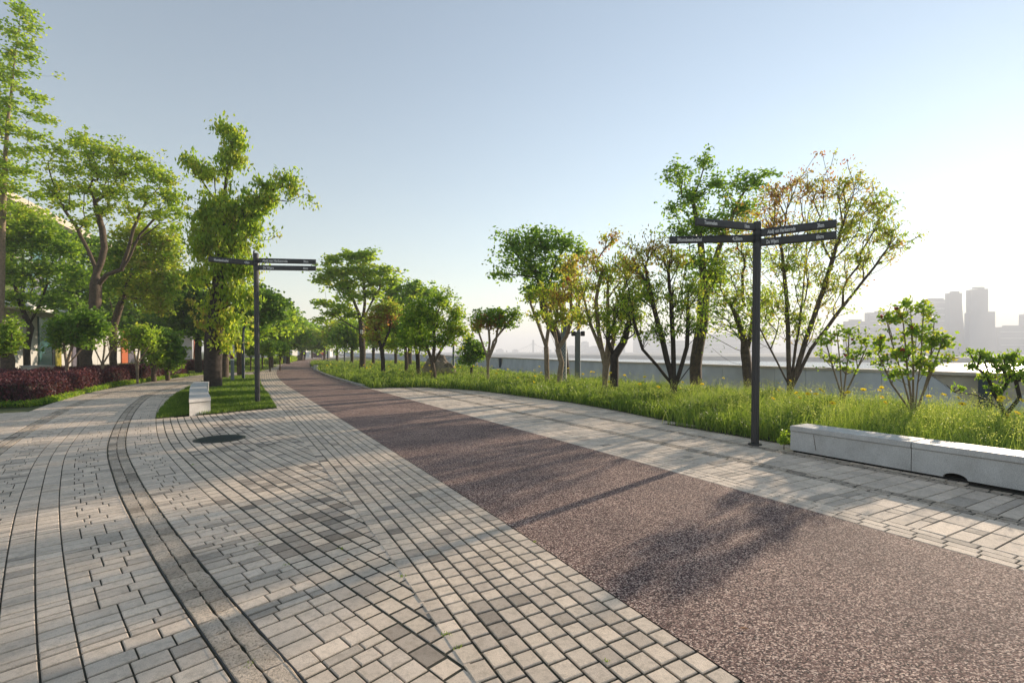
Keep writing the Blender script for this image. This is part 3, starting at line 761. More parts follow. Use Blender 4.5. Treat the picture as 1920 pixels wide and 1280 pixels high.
P_('tree', 'pale green flat-topped tree behind the round-crowned tree', 'tree', 768, 44,
   [[(768,665),(770,620),(765,580)]], [(745,540,24,12),(780,540,26,12),(760,560,40,12),(800,550,22,10),(730,560,20,16),(750,590,40,20),(720,600,20,20,0,0,.4)], n=170, leaf=(.28,.16), per=40, spread=.5, hue=.32, hvar=.08, mode='flat', squash=.45, r_base=.2, group=GR)
P_('tree', 'small tree with a scorched orange-brown crown', 'tree', 718, 30,
   [[(718,675),(716,655),(705,620),(700,590)], [(717,650),(730,620),(735,590)]],
   [(705,600,22,20,0,0,.62),(730,595,18,16,0,0,.76),(715,580,24,14,0,0,.5),(700,630,18,12,0,0,.62),(735,575,20,18,0,0,.5)],
   n=130, leaf=(.17,.09), per=36, spread=.26, hue=.6, hvar=.13, bark='barkdark', r_base=.13, group=GR)
P_('tree', 'yellow-green tree between the brown-crowned and round-crowned trees', 'tree', 762, 31,
   [[(762,672),(760,650),(750,625)], [(761,655),(775,630)]], [(752,615,26,22,0,0,.36),(775,640,22,14,0,0,.46),(740,645,18,12,0,0,.40),(780,610,22,20,0,0,.33)], n=120, leaf=(.18,.10), per=36, spread=.3, hue=.38, hvar=.1, r_base=.12, bark='bark', group=GR)
P_('tree', 'dark multi-stemmed tree just left of the round-crowned tree', 'tree', 784, 26,
   [[(784,685),(783,665),(775,640),(760,620)], [(784,668),(792,640)]], [(775,625,20,18),(795,630,18,20),(760,640,14,12)], n=80, leaf=(.15,.08), per=36, spread=.25, hue=.28, hvar=.1, bark='barkdark', r_base=.12, group=GR)
for i, (px, d, lab, hu, bl_) in enumerate((
    (632, 62, 'round tree with a brownish top beside the bend of the path', .36, [(640,612,34,16,0,0,.5),(650,630,36,16),(620,632,22,14,0,0,.44),(665,615,20,16)]),
    (660, 52, 'bushy green tree behind the curved lamp post', .28, [(655,620,30,20),(672,640,24,12),(640,640,22,10)]),
    (608, 80, 'small far green tree at the end of the grass bed', .30, [(612,632,20,12,0,0,.46),(600,645,14,8)]),
    (700, 50, 'dim green tree behind the white-boxed trunk', .30, [(695,620,24,20),(715,640,20,12)]),
    (742, 48, 'small tree behind the scorched brown crown', .36, [(742,625,22,16),(725,640,20,10,0,0,.5)]))):
    P_('tree', lab, 'tree', px, d, [[(px,665),(px,648)]], bl_, n=120, leaf=(.013*d**.8,.008*d**.8), per=34, spread=.011*d, hue=hu, hvar=.09, r_base=.16, bark='bark', group='far trees beyond the bend')
# camellia shrubs and twisted shrub at right
P_('shrub', 'camellia shrub with red flowers, left of the two', 'shrub', 1580, 12.0,
   [[(1576,735),(1562,690),(1548,640)], [(1579,735),(1575,680),(1570,630)], [(1582,735),(1590,670),(1592,625)], [(1585,738),(1608,690),(1625,650)]],
   [(1548,640,20,25),(1570,625,18,22),(1592,622,16,20),(1620,640,20,26),(1600,660,26,20),(1560,670,28,16),(1630,665,12,16),(1540,665,10,14),(1585,690,30,10)],
   n=70, leaf=(.08,.05), per=18, spread=.10, hue=.33, hvar=.12, r_base=.035, bark='barkpale', wlen=.3, wig=.04, expo=.3, shell=.75, flowers=5)
P_('shrub', 'taller camellia shrub with pinkish-red flowers behind the long bench', 'shrub', 1715, 9.6,
   [[(1708,765),(1690,700),(1672,640),(1662,600)], [(1711,765),(1700,680),(1692,590)], [(1713,765),(1712,660),(1706,560)], [(1716,765),(1727,670),(1732,580)], [(1719,768),(1750,690),(1768,635)], [(1706,768),(1672,720),(1650,670)], [(1720,768),(1742,700),(1752,600)]],
   [(1704,565,12,14),(1725,575,16,16),(1690,590,20,20),(1742,590,12,20),(1665,600,16,22),(1650,640,16,28),(1710,620,34,20),(1770,640,18,24),(1748,640,20,28),(1690,660,40,24),(1735,680,36,22),(1680,700,34,12),(1780,670,12,12),(1655,680,12,16)],
   n=160, leaf=(.078,.052), per=18, spread=.10, hue=.36, hvar=.13, r_base=.045, bark='barkpale', wlen=.3, wig=.04, expo=.3, shell=.75, flowers=8)
P_('shrub', 'low crooked shrub with dark contorted branches at the right edge', 'shrub', 1885, 9.0,
   [[(1882,775),(1872,745),(1890,715),(1880,690)], [(1880,770),(1855,752),(1830,740),(1790,735),(1775,722)], [(1884,772),(1862,735),(1852,705),(1832,690),(1838,668)], [(1888,775),(1912,745),(1905,715),(1930,690)]],
   [(1838,665,14,10),(1860,675,18,12),(1895,670,20,14),(1880,690,24,10),(1925,680,16,16),(1820,685,14,8),(1905,705,24,12),(1850,705,20,8),(1940,700,20,20),(1815,660,8,6),(1870,730,20,8),(1800,728,14,4)],
   n=150, leaf=(.07,.030), per=20, spread=.08, hue=.30, hvar=.1, r_base=.055, r_tip=.005, bark='barkdark', wlen=.1, wig=.25, expo=.45, mode='up', shell=.75)

# ---------------------------------------------------------------- trees and shrubs, left side
P_('tree', 'tall slender tree with tiers of light leaves at the left edge', 'tree', 4, 25.5,
   [[(3,640),(2,560),(4,440),(8,330),(14,230),(24,150),(30,90),(38,30)]],
   [(38,15,14,14),(50,30,18,10),(22,60,26,14),(58,55,18,12),(45,85,26,14),(15,100,26,14),(60,110,14,12),(30,135,26,10),(10,150,30,12),(-20,120,30,30),(40,170,24,8),(70,185,26,9),(15,190,30,12),(60,215,30,8),(90,225,20,8),(20,240,30,14),(65,255,34,9),(30,280,34,10),(70,280,24,10),(15,310,30,14),(50,320,34,9),(30,350,40,12),(80,370,28,9),(40,395,44,12),(-20,330,40,60),(-20,220,40,60),(-30,400,40,40)],
   n=420, leaf=(.16,.10), per=34, spread=.30, hue=.39, hvar=.08, mode='flat', squash=.5, r_base=.125, bark='barkpale', wlen=.0, expo=.6, wig=.06, group='big trees along the curved walkway', shell=.7)
P_('tree', 'wide-spreading tree with bright green leaf tufts and bare forked limbs', 'tree', 165, 25,
   [[(160,670),(168,610),(178,570),(180,520),(178,500),(168,475),(158,455),(140,420),(122,395)], [None,(180,515),(190,490),(196,465),(192,430),(180,390)], [None,(182,538),(200,515),(228,505),(240,470),(250,430),(262,400)], [None,(192,466),(212,460),(236,448),(252,420)], [None,(232,500),(240,488),(262,440),(290,410)], [None,(242,462),(280,435),(310,410)]],
   [(150,262,34,14),(120,285,34,16),(175,285,40,18),(215,290,40,18),(255,295,34,16),(130,320,40,18),(180,320,40,18),(230,325,44,20),(280,320,34,20),(310,340,28,20),(110,350,26,16),(160,355,40,16),(215,360,44,16),(270,365,36,20),(320,370,24,24),(130,385,34,12),(190,395,34,14),(245,395,34,14),(300,400,34,16),(335,400,12,20),(105,365,18,12),(330,430,16,16),(160,420,30,12)],
   n=480, leaf=(.15,.10), per=30, spread=.26, hue=.43, hvar=.06, mode='rand', squash=.6, r_base=.235, bark='bark', wlen=.25, expo=.62, wig=.10, group='big trees along the curved walkway', shell=.7)
P_('tree', 'dense sunlit yellow-green tree right of the wide-spreading tree', 'tree', 212, 29,
   [[(212,660),(214,610),(226,570),(240,530),(255,500)], [(216,600),(205,560),(200,530)], [(226,570),(250,550),(270,525)]],
   [(245,440,40,24),(290,450,34,28),(310,490,30,34),(270,490,44,34),(230,480,34,34,0,0,.30),(300,540,30,34),(260,540,34,30),(325,460,14,20),(320,530,14,30,0,0,.36),(215,530,26,26,0,0,.28),(290,575,34,14)],
   n=340, leaf=(.20,.12), per=44, spread=.42, hue=.48, hvar=.08, r_base=.17, bark='bark', wlen=.3, group='big trees along the curved walkway', shell=.5)
P_('tree', 'dark shaded tree with a crooked thin trunk in front of the building', 'tree', 50, 29,
   [[(50,660),(52,640),(58,615),(50,600),(35,560),(25,520)], [(56,606),(75,570),(90,530)]],
   [(30,450,40,28),(80,460,34,26),(130,470,34,24),(30,510,44,28),(90,510,44,28),(145,520,30,26),(40,560,44,18),(100,565,44,14),(150,570,24,14),(0,480,30,60),(20,430,30,20,0,0,.30),(60,430,40,22,0,0,.34),(30,402,34,16,0,0,.36),(75,412,34,16,0,0,.36),(100,440,30,18,0,0,.30)],
   n=330, leaf=(.20,.12), per=44, spread=.36, hue=.24, hvar=.09, mode='flat', r_base=.15, bark='barkdark', group='big trees along the curved walkway', shell=.55)
P_('shrub', 'leafy ivy-wrapped stump at the left edge', 'shrub', 14, 21, [[(15,640),(15,600)]], [(14,640,20,26),(18,615,14,20),(8,655,18,12)], n=110, leaf=(.13,.09), per=40, spread=.16, hue=.35, hvar=.07, r_base=.20, r_tip=.01, expo=.3, bark='bark')
P_('shrub', 'dark clipped shrub on bare leaning stems in front of the glass doors', 'shrub', 124, 19.5,
   [[(126,680),(135,650),(150,620)], [(124,680),(120,645),(112,610)], [(128,682),(165,640),(185,620)]],
   [(120,610,26,20),(155,605,34,22),(185,620,18,16),(110,635,16,20),(150,630,30,14),(175,600,18,14)], n=190, leaf=(.12,.08), per=46, spread=.2, hue=.19, hvar=.07, r_base=.08, bark='barkpale', shell=.6)
P_('shrub', 'bare pale V-shaped stems with few leaves beside the big trunk', 'shrub', 192, 22.5,
   [[(190,680),(178,655),(170,630)], [(192,680),(196,650),(192,620)], [(194,680),(210,655),(232,630),(255,605)], [(192,682),(205,660),(200,635)]],
   [(195,625,22,20),(225,640,22,18),(175,640,10,14)], n=55, leaf=(.12,.07), per=9, spread=.2, hue=.4, hvar=.06, r_base=.05, r_tip=.012, bark='barkpale', expo=.4)
P_('shrub', 'pale-stemmed upright shrub with bright green tips', 'shrub', 257, 22.5,
   [[(255,680),(250,650),(246,630)], [(257,680),(262,645),(268,618)], [(259,680),(275,655),(285,640)]],
   [(245,625,16,14),(268,625,16,16),(280,640,14,14),(255,645,16,12)], n=90, leaf=(.13,.08), per=28, spread=.18, hue=.40, hvar=.06, r_base=.05, r_tip=.01, bark='barkpale', expo=.4)
P_('shrub', 'rounded dark green bush at the end of the plum hedge', 'shrub', 314, 25, [[(314,680),(314,665)]], [(314,650,22,24),(330,664,16,16),(300,670,16,16),(310,632,18,12),(318,682,18,10)], n=150, leaf=(.15,.10), per=50, spread=.24, hue=.21, hvar=.06, r_base=.1)
P_('shrub', 'light green bush on a short trunk left of the dark rounded bush', 'shrub', 288, 24.2, [[(288,680),(288,660)]], [(288,650,13,22),(282,630,11,14),(294,668,12,12),(290,640,14,10)], n=90, leaf=(.14,.09), per=46, spread=.22, hue=.36, hvar=.06, r_base=.1)
# the tall lopped tree behind the small signpost
P_('tree', 'tall lopped tree with a columnar crown of drooping leaves behind the curved bench', 'tree', 399, 20.2,
   [[(399,700),(400,640),(405,600),(412,540),(415,470),(418,400),(425,330),(436,280),(440,250)], [(416,440),(405,370),(400,315)], [(418,400),(380,340),(365,315)], [(416,450),(460,400),(490,365),(530,350)], [(490,372),(540,378),(575,364),(590,370)]],
   [(412,395,46,40),(385,410,28,28),(445,400,36,36),(470,430,28,30),(400,450,42,34),(440,455,42,34),(475,385,26,22),(380,470,28,24),(420,505,50,28),(375,520,26,20),(455,505,34,28),(430,550,44,26),(465,560,22,24),(400,580,26,16,0,0,.5),(425,600,30,20,0,0,.42),(355,300,16,12),(372,318,26,16),(395,330,20,12),(425,248,24,16),(445,265,22,18),(430,285,18,16),(425,305,22,14),(448,300,18,16),(420,325,14,8),(500,350,26,16),(535,340,24,14),(548,358,14,16),(500,380,24,20),(475,400,20,14),(585,375,6,9),(420,640,24,18,0,0,.46),(395,610,24,14,0,0,.6),(412,575,18,12,0,0,.62)],
   n=620, leaf=(.17,.075), per=46, spread=.22, hue=.42, hvar=.09, mode='hang', squash=1.0, r_base=.31, r_tip=.008, bark='barkdark', wlen=.15, expo=.6, wig=.08, group='big trees along the curved walkway', shell=.6)
LG = 'trees lining the far lawn on the left'
for (px, d, lab, hu, bl_, st, bk) in (
    (372, 34, 'dark spreading maple left of the lopped tree', .14, [(350,545,34,28),(380,560,34,28),(345,600,36,26),(385,620,34,20),(360,520,26,14),(340,575,30,22,0,0,.2),(395,590,26,22)], [(371,660),(372,640),(360,620)], 'barkdark'),
    (330, 42, 'shaded tree behind the rounded dark bush', .22, [(320,560,30,26),(345,590,30,30),(310,600,26,26),(330,530,20,20,0,0,.3)], [(330,640),(330,610)], 'barkdark'),
    (452, 30, 'deep green layered tree right of the lopped tree', .20, [(490,560,36,20),(460,590,34,20),(505,575,30,14),(480,610,34,16,0,0,.3),(520,590,22,10),(440,625,34,14)], [(450,660),(452,640),(470,610)], 'bark'),
    (420, 27, 'small trunk tree with yellow-green leaves beside the white bollard', .40, [(430,620,26,12),(415,640,22,10),(445,640,16,10)], [(421,680),(422,665),(415,650)], 'bark'),
    (508, 44, 'bright green tree over the clipped shrubs', .36, [(505,600,30,18),(525,620,26,18),(490,625,28,16),(510,570,22,16,0,0,.3)], [(508,660),(508,640)], 'bark'),
    (540, 58, 'rounded green tree near the stone figure', .31, [(540,610,26,18),(555,630,22,14),(530,635,22,12),(535,590,14,14)], [(540,655),(540,640)], 'bark'),
    (566, 80, 'hazy pale green tree at the end of the lawn', .28, [(568,625,18,14),(580,640,14,10),(560,640,16,10)], [(567,655),(567,640)], 'bark'),
    (585, 105, 'thin pale tree above the plum-coloured kiosk', .28, [(585,625,12,14),(590,642,12,8),(577,642,10,8)], [(586,655),(586,635)], 'bark'),
    (268, 46, 'background tree behind the dense sunlit tree', .24, [(270,540,34,34),(240,590,30,26),(290,600,34,20),(200,560,34,34),(180,610,26,14)], [(268,640),(268,600)], 'barkdark'),
    (150, 38, 'shaded tree between the building and the spreading tree', .20, [(140,450,34,22),(190,475,30,30),(150,520,40,34),(190,560,34,30),(120,560,40,26),(210,600,34,20),(230,480,30,30)], [(150,640),(150,600)], 'barkdark')):
    P_('tree', lab, 'tree', px, d, [st], bl_, n=220, leaf=(.013*d**.85,.0085*d**.85), per=42, spread=.0115*d, hue=hu, hvar=.08, mode='flat', r_base=.2, bark=bk, group=LG, shell=.55)
for (px, d, lab, rx) in ((506, 36, 'mushroom-clipped shrub behind the small signpost', 14), (492, 40, 'taller clipped shrub left of the mushroom-clipped one', 12), (525, 38, 'clipped shrub right of the mushroom-clipped one', 10), (470, 37, 'bare-stemmed shrub by the blue lamp post', 12)):
    P_('shrub', lab, 'shrub', px, d, [[(px,675),(px-2,660)], [(px,675),(px+4,662)]], [(px,651,rx,9),(px+3,658,rx*.8,6)], n=70, leaf=(.2,.12), per=34, spread=.26, hue=.28, hvar=.06, r_base=.06, r_tip=.012)

# ---------------------------------------------------------------- hedges and ground cover
def leafy_bed(name, label, cat, poly, h, n, leaf, mat, hue, hv, core=True, top_noise=.1, group=None, mode='up', bark='barkdark', hmap=None, z0=0):
    c = np.mean([p[:2] for p in poly], axis=0); t = thing(name, label, cat, (c[0], c[1], z0), group)
    if core: MB().prism([tuple(c+(np.array(p[:2])-c)*.985) for p in poly], z0, z0+h*.80).build('inner_twigs', M[bark], t)
    q = scatter(poly, n*3); q = q[:n]
    H = h+top_noise*np.array([lowfreq(a, b, 2.2)-.5 for a, b in q])+rng.normal(0, .03, len(q))
    top = np.c_[q, z0+H-rng.random(len(q))**2*.15]
    per = []; m = len(poly)                     # sides
    for i in range(m):
        a, b = np.array(poly[i][:2]), np.array(poly[(i+1)%m][:2]); L = np.linalg.norm(b-a)
        k = int(L*h*n/ (abs(sum(poly[j][0]*poly[(j+1)%m][1]-poly[(j+1)%m][0]*poly[j][1] for j in range(m)))/2)*1.8)
        s = rng.random((k, 1)); p = a+(b-a)*s; o = rng.normal(0, .05, (k, 2)); z = z0+rng.random(k)*h
        bul = .10*np.array([lowfreq(x, y, 3, 1) for x, y in p])[:,None]*np.sin(np.pi*np.clip((z-z0)/h, 0, 1))[:,None]
        dv = p-c; dv /= np.linalg.norm(dv, axis=1)[:,None]
        per.append(np.c_[p+o+dv*bul*1.5, z])
    P = np.concatenate([top]+per)
    cl = rng.normal(0, hv, len(P)); rr = np.clip(hue+cl+hv*1.5*(np.array([lowfreq(a, b, 4) for a, b in P[:,:2]])-.5), 0, 1)
    V, Fs = leaf_mesh(P, leaf[0], leaf[1], mode); mesh_obj('foliage', V, Fs, M[mat], t, attrs={'rnd': rr}); return t
fe = [G(-220,792), G(-60,768), G(0,763), G(54,761), G(89,756), G(113.7,750), G(162.5,736), G(211,723.5), G(271,715.5), G(325,708), G(350,705)]
inner = lambda p, k: (p[0]-k*.75, p[1]+k*.5)
front = [inner(p, .55) for p in fe]
back = [D(350,658,34)[:2], D(250,658,29)[:2], D(150,658,25.5)[:2], D(60,658,23)[:2], D(0,658,22)[:2], (-27,20), (-24,9.5)]
leafy_bed('hedge', 'long low plum-red hedge along the curved walkway', 'hedge', front+back, .72, 60000, (.085,.05), 'redleaf', .24, .2, top_noise=.2)
strip = [tuple(p[:2]) for p in fe] + [inner(p, .7) for p in fe[::-1]]
t = leafy_bed('ground_cover', None, None, strip, .14, 12000, (.09,.05), 'leaf', .30, .12, core=False, top_noise=.06)
t['kind'] = 'stuff'
leafy_bed('hedge', 'low plum hedge further back, below the white doorway', 'hedge', [D(330,658,36)[:2], D(385,658,37)[:2], D(385,658,40)[:2], D(330,658,39)[:2]], .75, 9000, (.13,.08), 'redleaf', .35, .15)
def mound(name, label, pts, h, hue, fl=0, mat='leaf'):
    return leafy_bed(name, label, 'hedge', pts, h, 9000, (.16,.09), mat, hue, .1, top_noise=.2)
mound('hedge', 'low rounded green hedge with pink blossoms beyond the white bollard', [G(418,684)[:2], G(470,685)[:2], G(512,683)[:2], G(516,679)[:2], G(470,678)[:2], G(418,679)[:2]], .5, .34)
mound('hedge', 'green bank of ground plants sloping down beside the far path', [G(522,683)[:2], G(556,676)[:2], G(545,672.5)[:2], G(505,676)[:2]], .7, .36)

# ---------------------------------------------------------------- grass
bedge = [G(*q)[:2] for q in ((696,728.7),(750,727),(800,727),(850,730),(896.6,733.5),(950,740),(1000,747),(1068,755.5),(1150,770),(1231,786.7),(1320,801.6),(1407,813.8),(1472,819.5))]
bo = PW+2.99
bb0 = E.v_at(G(1480,848)[1])
bench_back = [tuple(E.P(bo, v)) for v in np.linspace(bb0-.02, 0.0, 14)]
farpath = [tuple(E.P(PW+.17, v)) for v in np.linspace(E.v_at(66), E.v_at(19.6), 24)]
outer = [tuple(WL.P(-3.35, v)) for v in np.linspace(WL.v_at(-4), WL.v_at(66), 40)]
bed = farpath + [tuple(p) for p in bedge] + bench_back + outer
fill_sheet('flower_bed_soil', bed, .026, M['soil'])
def grass_in(poly, bands, hfun, wfun, hue, hv, lean, z0, name):
    Vs = []; Fs = []; rr = []; off = 0
    P = np.array([p[:2] for p in poly])
    for y0, y1, dens in bands:
        sub = clip_box(poly, y0, y1)
        x0, x1 = P[:,0].min(), P[:,0].max()
        xs = P[(P[:,1] >= y0-3) & (P[:,1] <= y1+3), 0]
        if len(xs): x0, x1 = xs.min()-.5, xs.max()+.5
        n = int((x1-x0)*(y1-y0)*dens)
        q = np.c_[rng.uniform(x0, x1, n), rng.uniform(y0, y1, n)]; q = q[inpoly(q, poly)]
        q = q[(np.abs(q[:,0]) < q[:,1]*1.25+2.5) & (q[:,1] > 1.0)]
        if not len(q): continue
        lf = np.array([lowfreq(a, b, .9) for a, b in q]); lf2 = np.array([lowfreq(a, b, 3.3, 2) for a, b in q])
        h = hfun(q, lf, lf2)*rng.uniform(.55, 1.15, len(q)); V, Fc = blade_mesh(q, h, wfun(q)*rng.uniform(.7, 1.3, len(q)), lean, z0)
        Vs.append(V); Fs.append(Fc+off); off += len(V)
        l3 = np.array([lowfreq(a, b, 7.5, 4) for a, b in q]); rr.append(np.repeat(np.clip(hue+(.10*benchx(q) if z0 == .02 else 0)+hv*((lf2-.5)*1.1+(l3-.5)*.9)+rng.normal(0, hv*.6, len(q)), 0, 1), 2))
    return tag(mesh_obj(name, np.concatenate(Vs), np.concatenate(Fs), M['grass'], attrs={'rnd': np.concatenate(rr)}), kind='stuff')
def clip_box(poly, a, b): return poly
benchx = lambda q: np.clip((q[:,0]-3.5)/4, 0, 1)
grass_in(bed, ((1,7,650),(7,10,750),(10,14,620),(14,20,380),(20,28,200),(28,42,95),(42,66,45)),
         lambda q, l, l2: (.17+.17*l+.20*l2**2+.11*benchx(q)), lambda q: .008+.0011*np.maximum(q[:,1]-6, 0), .36, .24, .85, .02, 'long_grass')
# broad-leaved meadow plants mixed into the grass
q = []
for y0, y1, dn in ((3,9,130),(9,14,110),(14,24,45),(24,45,12)):
    n = int(34*(y1-y0)*dn); qq = np.c_[rng.uniform(-24, 10, n), rng.uniform(y0, y1, n)]; qq = qq[inpoly(qq, bed)]
    l2 = np.array([lowfreq(a, b, 2.4, 1) for a, b in qq]); q.append(qq[rng.random(len(qq)) < np.clip(l2*1.6-.3, .12, 1)])
q = np.concatenate(q); hh_ = np.array([.16+.30*lowfreq(a, b, 1.7, 3) for a, b in q]); k = 9
cc = np.repeat(np.c_[q, np.zeros(len(q))], k, 0); cc[:,2] = .03+np.repeat(hh_, k)*rng.random(len(cc))**.6; cc[:,:2] += rng.normal(0, .05, (len(cc), 2))
sz = .055*(1+np.maximum(0, cc[:,1]-10)*.05); V, Fs = leaf_mesh(cc, .07, .028, 'up'); V = (V.reshape(-1, 4, 3)-cc[:,None])*(sz/.055)[:,None,None]+cc[:,None]
tag(mesh_obj('meadow_plants', V.reshape(-1, 3), Fs, M['grass'], attrs={'rnd': np.clip(np.repeat(rng.normal(.30, .16, len(q)), k)+rng.normal(0, .08, len(cc)), 0, 1)}), kind='stuff')
# dry leaf litter along the pavement edge
e = np.array([p[:2] for p in bedge]); i = rng.integers(0, len(e)-1, 900); s = rng.random((900, 1)); lq = e[i]*(1-s)+e[i+1]*s
lq = lq+np.array([-.45,-.85])*np.abs(rng.normal(0, .22, (900, 1)))+rng.normal(0, .03, (900, 2))
V, Fs = leaf_mesh(np.c_[lq, np.full(900, .022)], .028, .018, 'flat'); V[:,2] = .018+np.abs(V[:,2]-.022)*.4
tag(mesh_obj('leaf_litter', V, Fs, M['leaf'], attrs={'rnd': rng.uniform(.55, .9, 900)}), kind='stuff')
# seeding stalks with small pale heads
q = []
for y0, y1, dn in ((4,9,60),(9,14,38),(14,24,12)):
    n = int(18*(y1-y0)*dn); q.append(np.c_[rng.uniform(-5, 13, n), rng.uniform(y0, y1, n)])
q = np.concatenate(q); q = q[inpoly(q, bed)]
h = rng.uniform(.42, .72, len(q)); V1, F1 = blade_mesh(q, h, np.full(len(q), .006), .25, .02)
tipc = (V1.reshape(-1, 6, 3)[:,4]+V1.reshape(-1, 6, 3)[:,5])/2
cc = np.repeat(tipc, 9, 0)+rng.normal(0, .025, (len(tipc)*9, 3))*np.array([1,1,1.8]); V2, F2 = leaf_mesh(cc, .020, .013, 'rand')
tag(mesh_obj('seeding_stalks', np.concatenate([V1, V2]), np.concatenate([F1, F2+len(V1)]), M['grass'], attrs={'rnd': np.concatenate([np.full(len(F1), .55), np.full(len(F2), .84)])}), kind='stuff')
# lawn island with the small signpost, and the far lawn
isl = [tuple(G(*p)[:2]) for p in ((291,786.7),(298,773),(311,756),(333,738),(352,727),(375,718),(411,710.5),(437,706.3),(477,703.3),(486,702.5),(487,708),(489,720.6),(502,740),(519,765.8),(460,771),(396,777.5),(352,780))]
fill_sheet('lawn_island', isl, .030, M['lawn'])
grass_in(isl, ((10,13,1500),(13,18,900),(18,30,330)), lambda q, l, l2: .055+.05*l2, lambda q: .008+.0009*(q[:,1]-9), .30, .18, .7, .03, 'lawn_grass')
fl_ = [tuple(p) for p in ([G(358,704.5)[:2], G(400,701)[:2], G(440,698.5)[:2], G(486,697)[:2], G(505,692)[:2], G(530,683)[:2], G(540,677)[:2], G(470,676)[:2], D(340,658,45)[:2], D(345,658,36)[:2]])]
grass_in(fl_, ((28,36,170),(36,50,80),(50,70,30)), lambda q, l, l2: .09+.06*l2, lambda q: .0013*q[:,1], .45, .14, .7, -.03, 'far_lawn_grass')

# ---------------------------------------------------------------- benches
bch = thing('bench', 'long straight granite bench in front of the tall grass', 'bench', (*E.P(PW+2.7, bb0-.75), 0))
edir = E.d[int(np.searchsorted(E.v, bb0-1.5))]; edir = -edir/np.linalg.norm(edir)      # towards the camera
b0 = np.array(G(1480,848)[:2]); enrm = np.array([-edir[1], edir[0]]); 
if enrm[0] < 0: enrm = -enrm
def bpt(s, o, z): p = b0+edir*s+enrm*o; return np.array([p[0], p[1], z])
for k in range(3):
    s0_, s1_ = k*1.52+.004, (k+1)*1.52-.004; ex = (*edir, 0)
    MB().box(bpt((s0_+s1_)/2, .225, .375), s1_-s0_, .455, .078, ex, bev=.008).build('seat_slab', M['granite'], bch)
    pts = [bpt(s0_, .018, .045), bpt(s0_, .018, .331), bpt(s1_, .018, .331), bpt(s1_, .018, .045)]
    if k == 1:
        arc = [bpt(s0_+.42+.115*math.cos(a), .018, .045+.062*math.sin(a)) for a in np.linspace(0, math.pi, 12)]
        pts = pts[:3]+[pts[3]]+arc
    MB().slab([p for p in pts], (*(enrm*.06), 0)).build('front_slab', M['granite'], bch)
    MB().slab([bpt(s0_, .375, .045), bpt(s0_, .375, .331), bpt(s1_, .375, .331), bpt(s1_, .375, .045)], (*(enrm*.05), 0)).build('back_slab', M['granite'], bch)
MB().slab([bpt(.008, .08, .045), bpt(.008, .37, .045), bpt(.008, .37, .331), bpt(.008, .08, .331)], (*(edir*.05), 0)).build('end_slab', M['granite'], bch)
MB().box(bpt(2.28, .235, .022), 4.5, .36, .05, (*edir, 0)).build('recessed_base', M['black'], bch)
MB().slab([bpt(.372, .0165, .10), bpt(.38, .0165, .10), bpt(.345, .0165, .32), bpt(.338, .0165, .32)], (*(enrm*.004), 0)).build('rust_streak', simple('rust', (.10,.06,.04), rough=.9), bch)

tops = [G(354.3,748.8,.41), G(395.4,744.9,.41), G(390,734,.41), G(388,724,.41), G(392,715,.41), G(363,715.7,.41), G(357,722,.41), G(355.2,730,.41)]
c2 = np.mean(tops, axis=0)
b2 = thing('bench', 'short curved granite bench on the lawn island', 'bench', (c2[0], c2[1], 0))
def shrink(P, k): c = np.mean([p[:2] for p in P], axis=0); return [tuple(c+(np.array(p[:2])-c)*k) for p in P]
q1 = [tops[0], tops[1], tops[2], tops[3], tops[6], tops[7]]; q2 = [tops[3], tops[4], tops[5], tops[6]]
MB().prism([p[:2] for p in q1], .335, .41).build('seat_slab', M['granite'], b2); MB().prism(shrink(q2, .995), .335, .41).build('seat_slab', M['granite'], b2)
MB().prism(shrink(q1, .975), 0, .332).build('body_block', M['granite'], b2); MB().prism(shrink(q2, .97), 0, .332).build('body_block', M['granite'], b2)

# ---------------------------------------------------------------- signposts
def lettering(txt, p0, p1, zc, size, nrm, parent):
    """text running from p0 to p1 (ground positions), centred at height zc"""
    cu = bpy.data.curves.new('lettering', 'FONT'); cu.body = txt; cu.size = size; cu.extrude = .0012; cu.align_y = 'CENTER'; cu.resolution_u = 3; cu.offset = .0018
    ob = bpy.data.objects.new('lettering', cu); col.objects.link(ob)
    dg = bpy.context.evaluated_depsgraph_get(); me = bpy.data.meshes.new_from_object(ob.evaluated_get(dg))
    bpy.data.objects.remove(ob); 
    co = np.zeros(len(me.vertices)*3); me.vertices.foreach_get('co', co); co = co.reshape(-1, 3)
    lo, hi = co[:,0].min(), co[:,0].max(); p0 = np.array(p0[:2]); p1 = np.array(p1[:2]); L = np.linalg.norm(p1-p0); tx = (p1-p0)/L
    k = (co[:,0]-lo)/(hi-lo)*L
    ymid = size*.02
    W3 = np.zeros_like(co); W3[:,0] = p0[0]+tx[0]*k+nrm[0]*co[:,2]; W3[:,1] = p0[1]+tx[1]*k+nrm[1]*co[:,2]; W3[:,2] = zc+co[:,1]-ymid
    base = np.array(parent.location[:])+np.array(parent.parent.location[:])
    me.vertices.foreach_set('co', (W3-base).astype(np.float32).reshape(-1)); me.update()
    me.materials.clear(); me.materials.append(M['text'])
    o = bpy.data.objects.new('lettering', me); col.objects.link(o); o.parent = parent; return o
